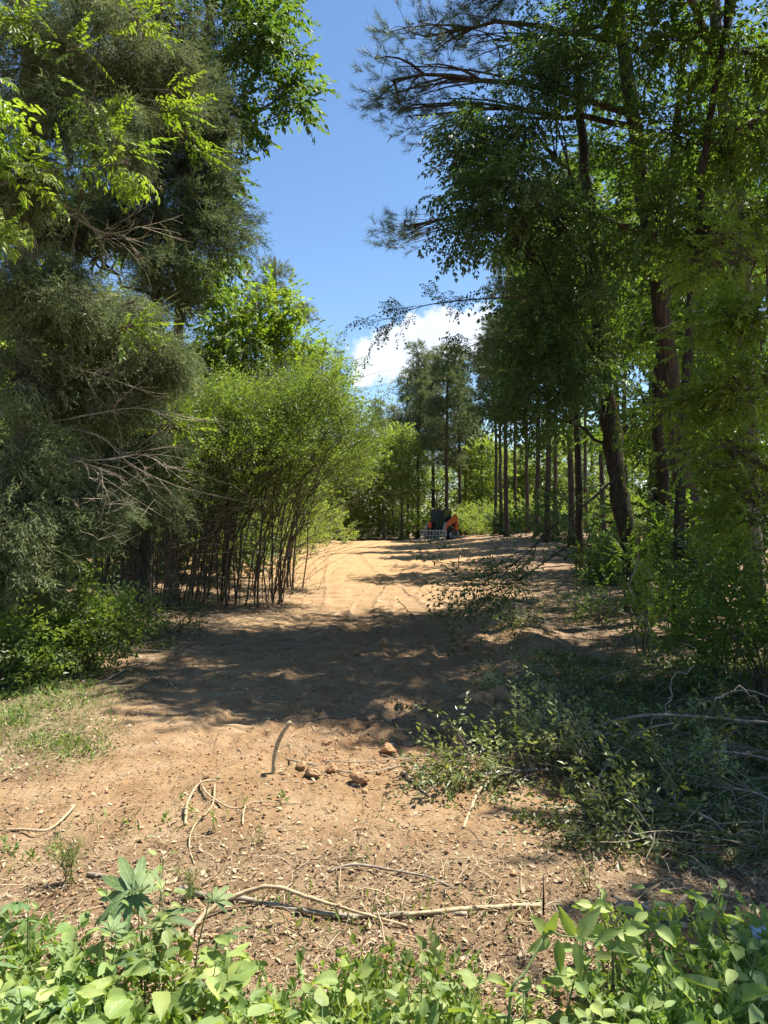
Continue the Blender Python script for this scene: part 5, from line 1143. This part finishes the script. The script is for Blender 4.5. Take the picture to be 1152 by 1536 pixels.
# ------------------------------------------------------------------ foreground weeds: each plant with its stem and leaves
def leaf_mesh(name, w, mat, seed, lobed=0, L=1.0, cup=.12, droop=.25):
    rng = np.random.default_rng(seed); rows = 9; V = []; UV = []; F = []
    if not lobed:
        for i in range(rows):
            t = i / (rows - 1); hw = w / 2 * (math.sin(math.pi * min(1, t ** .72)) ** .8 if 0 < t < 1 else 0.0); hw *= 1 - .15 * t
            for j, s in enumerate((-1, -.5, 0, .5, 1)):
                e = 1 + (.05 * math.sin(i * 2.7 + seed) if abs(s) == 1 else 0); z = -droop * t * t + cup * w * abs(s) ** 1.2 * (1 if t > 0 else 0) - .03 * abs(math.sin(t * 22)) * abs(s) * w
                V.append((s * hw * e, t, z)); UV.append((s * hw * 2 / w * .5, t))
        for i in range(rows - 1):
            for j in range(4): a = i * 5 + j; F.append((a, a + 1, a + 6, a + 5))
    else:
        angs = np.linspace(-95, 95, lobed); V = [(0, 0, 0)]; UV = [(0, 0)]
        for li, a in enumerate(angs):                       # each lobe is a folded blade rooted at the stalk
            ar = math.radians(a); ll = (1 - .38 * (abs(a) / 95) ** 1.2); st = len(V); rws = 7; k = w * .21
            for i in range(rws):
                t = i / (rws - 1); hw = k * ll * (0.32 + .95 * t) * (1 - t ** 2.6) * (1 + .16 * (i % 2)); 
                if t == 1: hw = .004
                for s in (-1, 0, 1):
                    x = s * hw; y = t * ll; z = -droop * t * t + .07 * abs(s) * ll * (1 - t) + li * .002
                    V.append((x * math.cos(ar) + y * math.sin(ar), -x * math.sin(ar) + y * math.cos(ar), z)); UV.append((s * hw * 1.5, t))
            for i in range(rws - 1):
                for j in range(2): b = st + i * 3 + j; F.append((b, b + 1, b + 4, b + 3))
    me = bpy.data.meshes.new(name); me.from_pydata([tuple(q) for q in V], [], F); uvl = me.uv_layers.new(name='UVMap')
    for lp in me.loops: uvl.data[lp.index].uv = UV[lp.vertex_index]
    at_ = me.attributes.new('v', 'FLOAT', 'POINT'); at_.data.foreach_set('value', np.full(len(V), rng.uniform(0, 1), np.float32))
    me.polygons.foreach_set('use_smooth', np.ones(len(F), bool)); me.materials.append(M[mat]); return me
OV = [leaf_mesh('leaf', w, 'weed', 31 + i, cup=c, droop=d_) for i, (w, c, d_) in enumerate([(.62, .12, .2), (.7, .2, .35), (.55, .05, .3), (.66, .25, .15), (.6, .1, .5), (.72, .15, .25), (.64, .3, .3), (.58, .2, .4), (.75, .3, .45), (.52, .15, .1), (.68, -.1, .3), (.6, .35, .2)])]
EL = [leaf_mesh('leaf', w, 'weed', 51 + i, cup=.1, droop=.2) for i, w in enumerate((.40, .45, .36))]
LB = [leaf_mesh('leaf', .9, 'weed_dull', 61 + i, lobed=7, droop=d_) for i, d_ in enumerate((.25, .15, .4))]
NR = [leaf_mesh('leaf', .24, 'weed', 71 + i, cup=.1, droop=.3) for i in range(2)]
from mathutils import Matrix
def set_leaf(me, parent, base, d, up, L, rng, name='leaf'):
    o = bpy.data.objects.new(name, me); C.objects.link(o); o.parent = parent
    R = basis(np.array(d, float)[None], up)[0]; mt = Matrix([[*R[0], base[0]], [*R[1], base[1]], [*R[2], base[2]], [0, 0, 0, 1]]) @ Matrix.Scale(L, 4); o.matrix_local = mt
    return o
def weed(name, label, x, y, h, nodes, meshes, size, rng, lean=(0, 0), cat='weed', group=None, pet=.05, stem_r=.003, opposite=True, flat=.2):
    b = np.array([x, y, float(surf(x, y)[0])]); root = empty(name, b, label, cat, group)
    top = np.array([lean[0], lean[1], h]); p = bez(np.array([0, 0, -.02]), np.array([lean[0] * .2, lean[1] * .2, h * .55]), top, 8)
    mb = MB(); mb.tube(p, np.linspace(stem_r, stem_r * .5, 8), 5, .5); az = rng.uniform(0, 6.28); leaves = []
    for i in range(nodes):
        t = .28 + .72 * i / max(1, nodes - 1); q = p[0] * 0 + np.array([np.interp(t, np.linspace(0, 1, 8), p[:, k]) for k in range(3)])
        az += 1.57 + rng.normal(0, .3)
        for e in ((0, math.pi) if opposite else (0,)):
            a = az + e + rng.normal(0, .2); sz = size * (1.05 - .55 * t ** 3) * rng.uniform(.75, 1.2); el = rng.uniform(-.15, .45) + .35 * t
            d = np.array([math.cos(a) * math.cos(el), math.sin(a) * math.cos(el), math.sin(el)]); pl = pet * rng.uniform(.6, 1.3) * (1.2 - .6 * t); e2 = q + d * pl
            mb.tube(np.array([q, e2]), np.array([.0016, .001]), 4, .5, cap=False); leaves.append((e2, d + np.array([0, 0, -.25 + rng.normal(0, flat)]), sz))
    mb.build('stem', M['green_stem'], root)
    for e2, d, sz in leaves: set_leaf(meshes[rng.integers(0, len(meshes))], root, e2, d, np.array([rng.normal(0, .25), rng.normal(0, .25) - .1, 1]), sz, rng)
    return root
rng = np.random.default_rng(4242)
GW = 'broad-leaved weeds along the bottom of the view'
cnt = 0
for iy, y in enumerate((2.42, 2.27, 2.12, 1.97, 1.82, 1.68)):
    half = .56 * y + .12
    for x in np.arange(-half, half + .05, .125):
        x += rng.uniform(-.06, .06); yy_ = y + rng.uniform(-.07, .07)
        edge = .12 * vnoise(x, 0, .5, 41)
        if yy_ > 2.30 + edge + (.25 if x < -.55 else 0): continue
        if .30 < x < .60 and yy_ > 2.12: continue
        h = rng.uniform(.20, .36) * (1.12 if x < -.5 else 1)
        small = rng.random() < .35
        pxx = 576 + x / yy_ * FPX
        zn = 'by the lobed weeds at left' if pxx < 230 else ('in front of the bowed branch' if pxx < 420 else ('at the middle of the view' if pxx < 640 else ('left of the pale stalk' if pxx < 790 else 'right of the compound seedling')))
        rw = 'at the back edge of the weed bank' if iy < 2 else ('midway into the weed bank' if iy < 4 else 'at the very bottom of the view')
        weed('broad_leaf_weed', 'oval-leaved weed ' + rw.replace('at the back edge of the weed bank', 'at the back edge') + ', ' + zn, x, yy_, h, rng.integers(4, 6), (NR + EL if rng.random() < .14 else OV), (.075 if small else rng.uniform(.10, .13)), rng, (rng.normal(0, .05), rng.normal(-.02, .04)), group=GW + ', ' + rw + ', ' + zn)
        cnt += 1
def W_(px, py, Y):       # point over ground
    return P(px, py, Y)
# lobed-leaf plants at the left
for i, (px, Y, h, n, sz, lab) in enumerate([(215, 2.55, .40, 5, .15, 'tall weed with big dull lobed leaves standing above the others left of centre'), (45, 2.45, .36, 4, .17, 'weed with very large lobed leaves at the left border'),
                                            (290, 2.62, .28, 3, .12, 'lobed-leaf weed leaning right beside the tall one'), (160, 2.3, .30, 4, .14, 'lobed-leaf weed in front of the tall one'), (-20, 2.2, .34, 3, .14, 'lobed-leaf weed cut off by the left border')]):
    weed('lobed_weed', lab, at(px, Y), Y, h * 1.12, n + 1, LB, sz * 1.1, rng, ((.06 if i == 2 else .0), 0), opposite=False, pet=.09, stem_r=.004, flat=.35)
for i, (px, Y, h, lab) in enumerate([(235, 2.6, .47, 'upright light green weed tangled through the lobed leaves'), (190, 2.62, .36, 'bushy light green weed left of the tall lobed one'), (255, 2.5, .40, 'bushy light green weed right of the tall lobed one'), (205, 2.45, .30, 'low light green weed at the foot of the lobed one')]):
    weed('broad_leaf_weed', lab, at(px, Y), Y, h, 6, OV, .062, rng, (rng.normal(0, .04), 0))
# right side: darker shrubs with bigger leaves, seedling with compound leaves
for i, (px, Y, h, n, sz, lab) in enumerate([(960, 2.5, .40, 6, .11, 'tall broad-leaved weed in shade at the lower right'), (1050, 2.45, .42, 6, .11, 'leafy weed in shade left of the plastic bottle'), (1110, 2.25, .36, 5, .10, 'weed at the right border below the plastic bottle'),
                                            (1000, 2.2, .34, 5, .10, 'shaded weed in front of the tall one at the lower right'), (900, 2.15, .22, 4, .09, 'low dark weed in the gap at the lower right'), (1150, 2.5, .30, 5, .10, 'weed growing against the right border'), (840, 2.3, .30, 5, .11, 'dark leafy weed beneath the compound leaves'), (880, 2.4, .32, 5, .11, 'dark leafy weed right of the compound leaves'),
                                            (1060, 2.0, .30, 5, .09, 'lowest weed at the lower right corner'), (960, 1.95, .24, 5, .09, 'weed at the bottom edge right of the gap')]):
    weed('shade_weed', lab, at(px, Y), Y, h, n, OV, sz * .86, rng, (rng.normal(0, .04), rng.normal(0, .03)), stem_r=.004)
# compound leaf seedling: an arching pale stalk with oval leaflets
b = np.array([at(765, 2.12), 2.12, 0.0]); b[2] = float(surf(b[0], b[1])[0]); root = empty('compound_seedling', b, 'seedling with a pale leaning stalk and bright paired oval leaflets at the lower right', 'seedling')
pp = [P(765, 1500, 2.12), P(790, 1455, 2.15), P(822, 1400, 2.2), P(845, 1404, 2.25), P(905, 1410, 2.3)]
p = smooth_path([b, *pp], 5) - b; mb = MB(); mb.tube(p, np.linspace(.005, .0015, len(p)), 6, .5); mb.build('stem', M['green_stem'], root)
for px, py, dx, dz, s in [(822, 1402, -.6, .9, .09), (818, 1404, .35, 1.0, .095), (826, 1408, -.9, -.35, .08), (836, 1408, .1, -1.0, .10), (862, 1405, -.5, .9, .10), (866, 1406, .55, .75, .11), (862, 1412, .2, -1.0, .105), (895, 1410, .9, .5, .085), (902, 1412, 1, -.2, .08)]:
    set_leaf(EL[rng.integers(0, 3)], root, P(px, py, 2.22) - b, (dx, rng.normal(-.3, .15), dz), (rng.normal(0, .2), -.9, .5), s, rng)
b = np.array([at(905, 2.35), 2.35, 0.0]); b[2] = float(surf(b[0], b[1])[0]); root = empty('twig_seedling', b, 'upright seedling with a dark thin stem and few dark leaves at the lower right', 'seedling')
mb = MB(); p = smooth_path([b, P(920, 1450, 2.35), P(905, 1380, 2.36), P(885, 1350, 2.38)], 5) - b; mb.tube(p, np.linspace(.004, .0015, len(p)), 5, .5); mb.build('stem', M['stem'], root)
for px, py, dx, dz, s in [(888, 1358, -1, .25, .055), (890, 1360, 1, .15, .06), (898, 1372, -.8, -.3, .05), (925, 1400, 1, .1, .08), (930, 1405, .9, -.6, .085), (915, 1400, -1, -.1, .08), (935, 1398, 1, .4, .08)]:
    set_leaf(OV[rng.integers(0, 12)], root, P(px, py, 2.36) - b, (dx, rng.normal(-.3, .15), dz), (rng.normal(0, .2), -.6, .8), s, rng)
# fine ground cover among the weeds
mb = MB(); n = 4600; xs = rng.uniform(-1.7, 1.7, n); ys = rng.uniform(1.5, 2.75, n); k = (np.abs(xs) < .58 * ys + .1) & ((ys < 2.40 + .12 * vnoise(xs, ys, .4, 43) + .22 * (xs < -.6)) | (xs > .75)); k &= ~((xs > .3) & (xs < .6) & (ys > 2)); xs, ys = xs[k], ys[k]; n = len(xs); zs = surf(xs, ys) + rng.uniform(0, .20, n)
pr = [twig_broad(rr, .10, 9, .030, .5, 60, .1, True) for _ in range(5)] + [twig_broad(rr, .10, 8, .042, .6, 65, .15, True) for _ in range(3)]; wh = rng.integers(0, 8, n)
R = basis(np.stack([rng.normal(0, .6, n), rng.normal(0, .6, n), np.ones(n)], 1), (0, 1, 0), rng.uniform(0, 6.28, n)); s_ = rng.uniform(.6, 1.2, n)
for i in range(8): k = wh == i; mb.inst(pr[i], np.stack([xs, ys, zs], 1)[k], R[k], s_[k], rng.uniform(.1, .9, k.sum()))
o = mb.build('ground_cover', M['cover']); tag(o, 'small-leaved green ground cover between the foreground weeds', 'ground cover', kind='stuff')
# grass blades standing among the weeds
for i, (px, Y, h) in enumerate([(170, 2.4, .3), (445, 2.2, .34), (700, 2.1, .28)]):
    x = at(px, Y); b = np.array([x, Y, float(surf(x, Y)[0])]); mb = MB()
    mb.tube(np.array([[0, 0, 0], [.01, 0, h * .6], [.04 * (-1) ** i, 0, h]]), np.array([.002, .0015, .0006]), 4, .4); o = mb.build('grass_stalk', M['green_stem']); o.location = b
    tag(o, ['thin dark grass stalk among the lobed weeds', 'thin grass stalk standing out of the weeds in the middle', 'thin grass stalk left of the pale leaning stalk'][i], 'grass stalk')

# ------------------------------------------------------------------ plastic bottle at the right border, scraps
m_, t = mat_new('clear_plastic'); p_ = N(t, 'ShaderNodeBsdfPrincipled', {'Base Color': (.88, .93, .96, 1), 'Roughness': .12, 'Transmission Weight': .85, 'IOR': 1.2}); N(t, 'ShaderNodeOutputMaterial', {0: p_.outputs[0]}); M['plastic'] = m_
M['label'] = plain_mat('bottle_label', (.22, .30, .38), .5, nscale=40, col2=(.55, .6, .65)); M['cap'] = plain_mat('bottle_cap', (.75, .78, .8), .4)
M['scrap'] = plain_mat('scrap_plastic', (.42, .50, .55), .4, nscale=60, col2=(.25, .30, .34))
g_ = G(1140, 1420); zz = float(surf(g_[0], g_[1])[0]); bt = empty('plastic_bottle', (g_[0], g_[1], zz + .033), 'clear crushed plastic bottle lying at the right border above the weeds', 'bottle', rz=math.radians(-8))
prof = [(-.10, .012), (-.098, .03), (-.08, .032), (-.06, .029), (-.04, .032), (-.02, .029), (0, .032), (.02, .030), (.05, .032), (.07, .026), (.085, .014), (.10, .0125)]
mb = MB(); mb.tube(np.array([[x, 0, .002 * math.sin(x * 90)] for x, r in prof]), np.array([r for x, r in prof]), 18); mb.build('bottle_body', M['plastic'], bt)
mb = MB(); mb.tube(np.array([[-.035, 0, 0], [.018, 0, 0]]), .0335, 18, cap=False); mb.build('label_band', M['label'], bt)
mb = MB(); mb.tube(np.array([[.1005, 0, 0], [.116, 0, 0]]), .0145, 14); mb.build('cap', M['cap'], bt)
for px, py, lab in [(5, 1004, 'pale bluish plastic scrap at the left border of the verge'), (150, 972, 'small pale plastic scrap beside the fallen branch')]:
    g_ = G(px, py); mb = MB(); V = np.array([[a * .05 + rng.normal(0, .008), b_ * .035 + rng.normal(0, .008), .012 + rng.normal(0, .010)] for a in (-1, -.3, .4, 1) for b_ in (-1, 0, 1)])
    F = []
    for i in range(3):
        for j in range(2): a = i * 3 + j; F += [[a, a + 3, a + 4], [a, a + 4, a + 1]]
    mb.add(V, F); o = mb.build('plastic_scrap', M['scrap']); o.location = (g_[0], g_[1], float(surf(g_[0], g_[1])[0])); tag(o, lab, 'scrap')
tot = sum(len(m.polygons) for m in bpy.data.meshes); print('POLYS', tot)
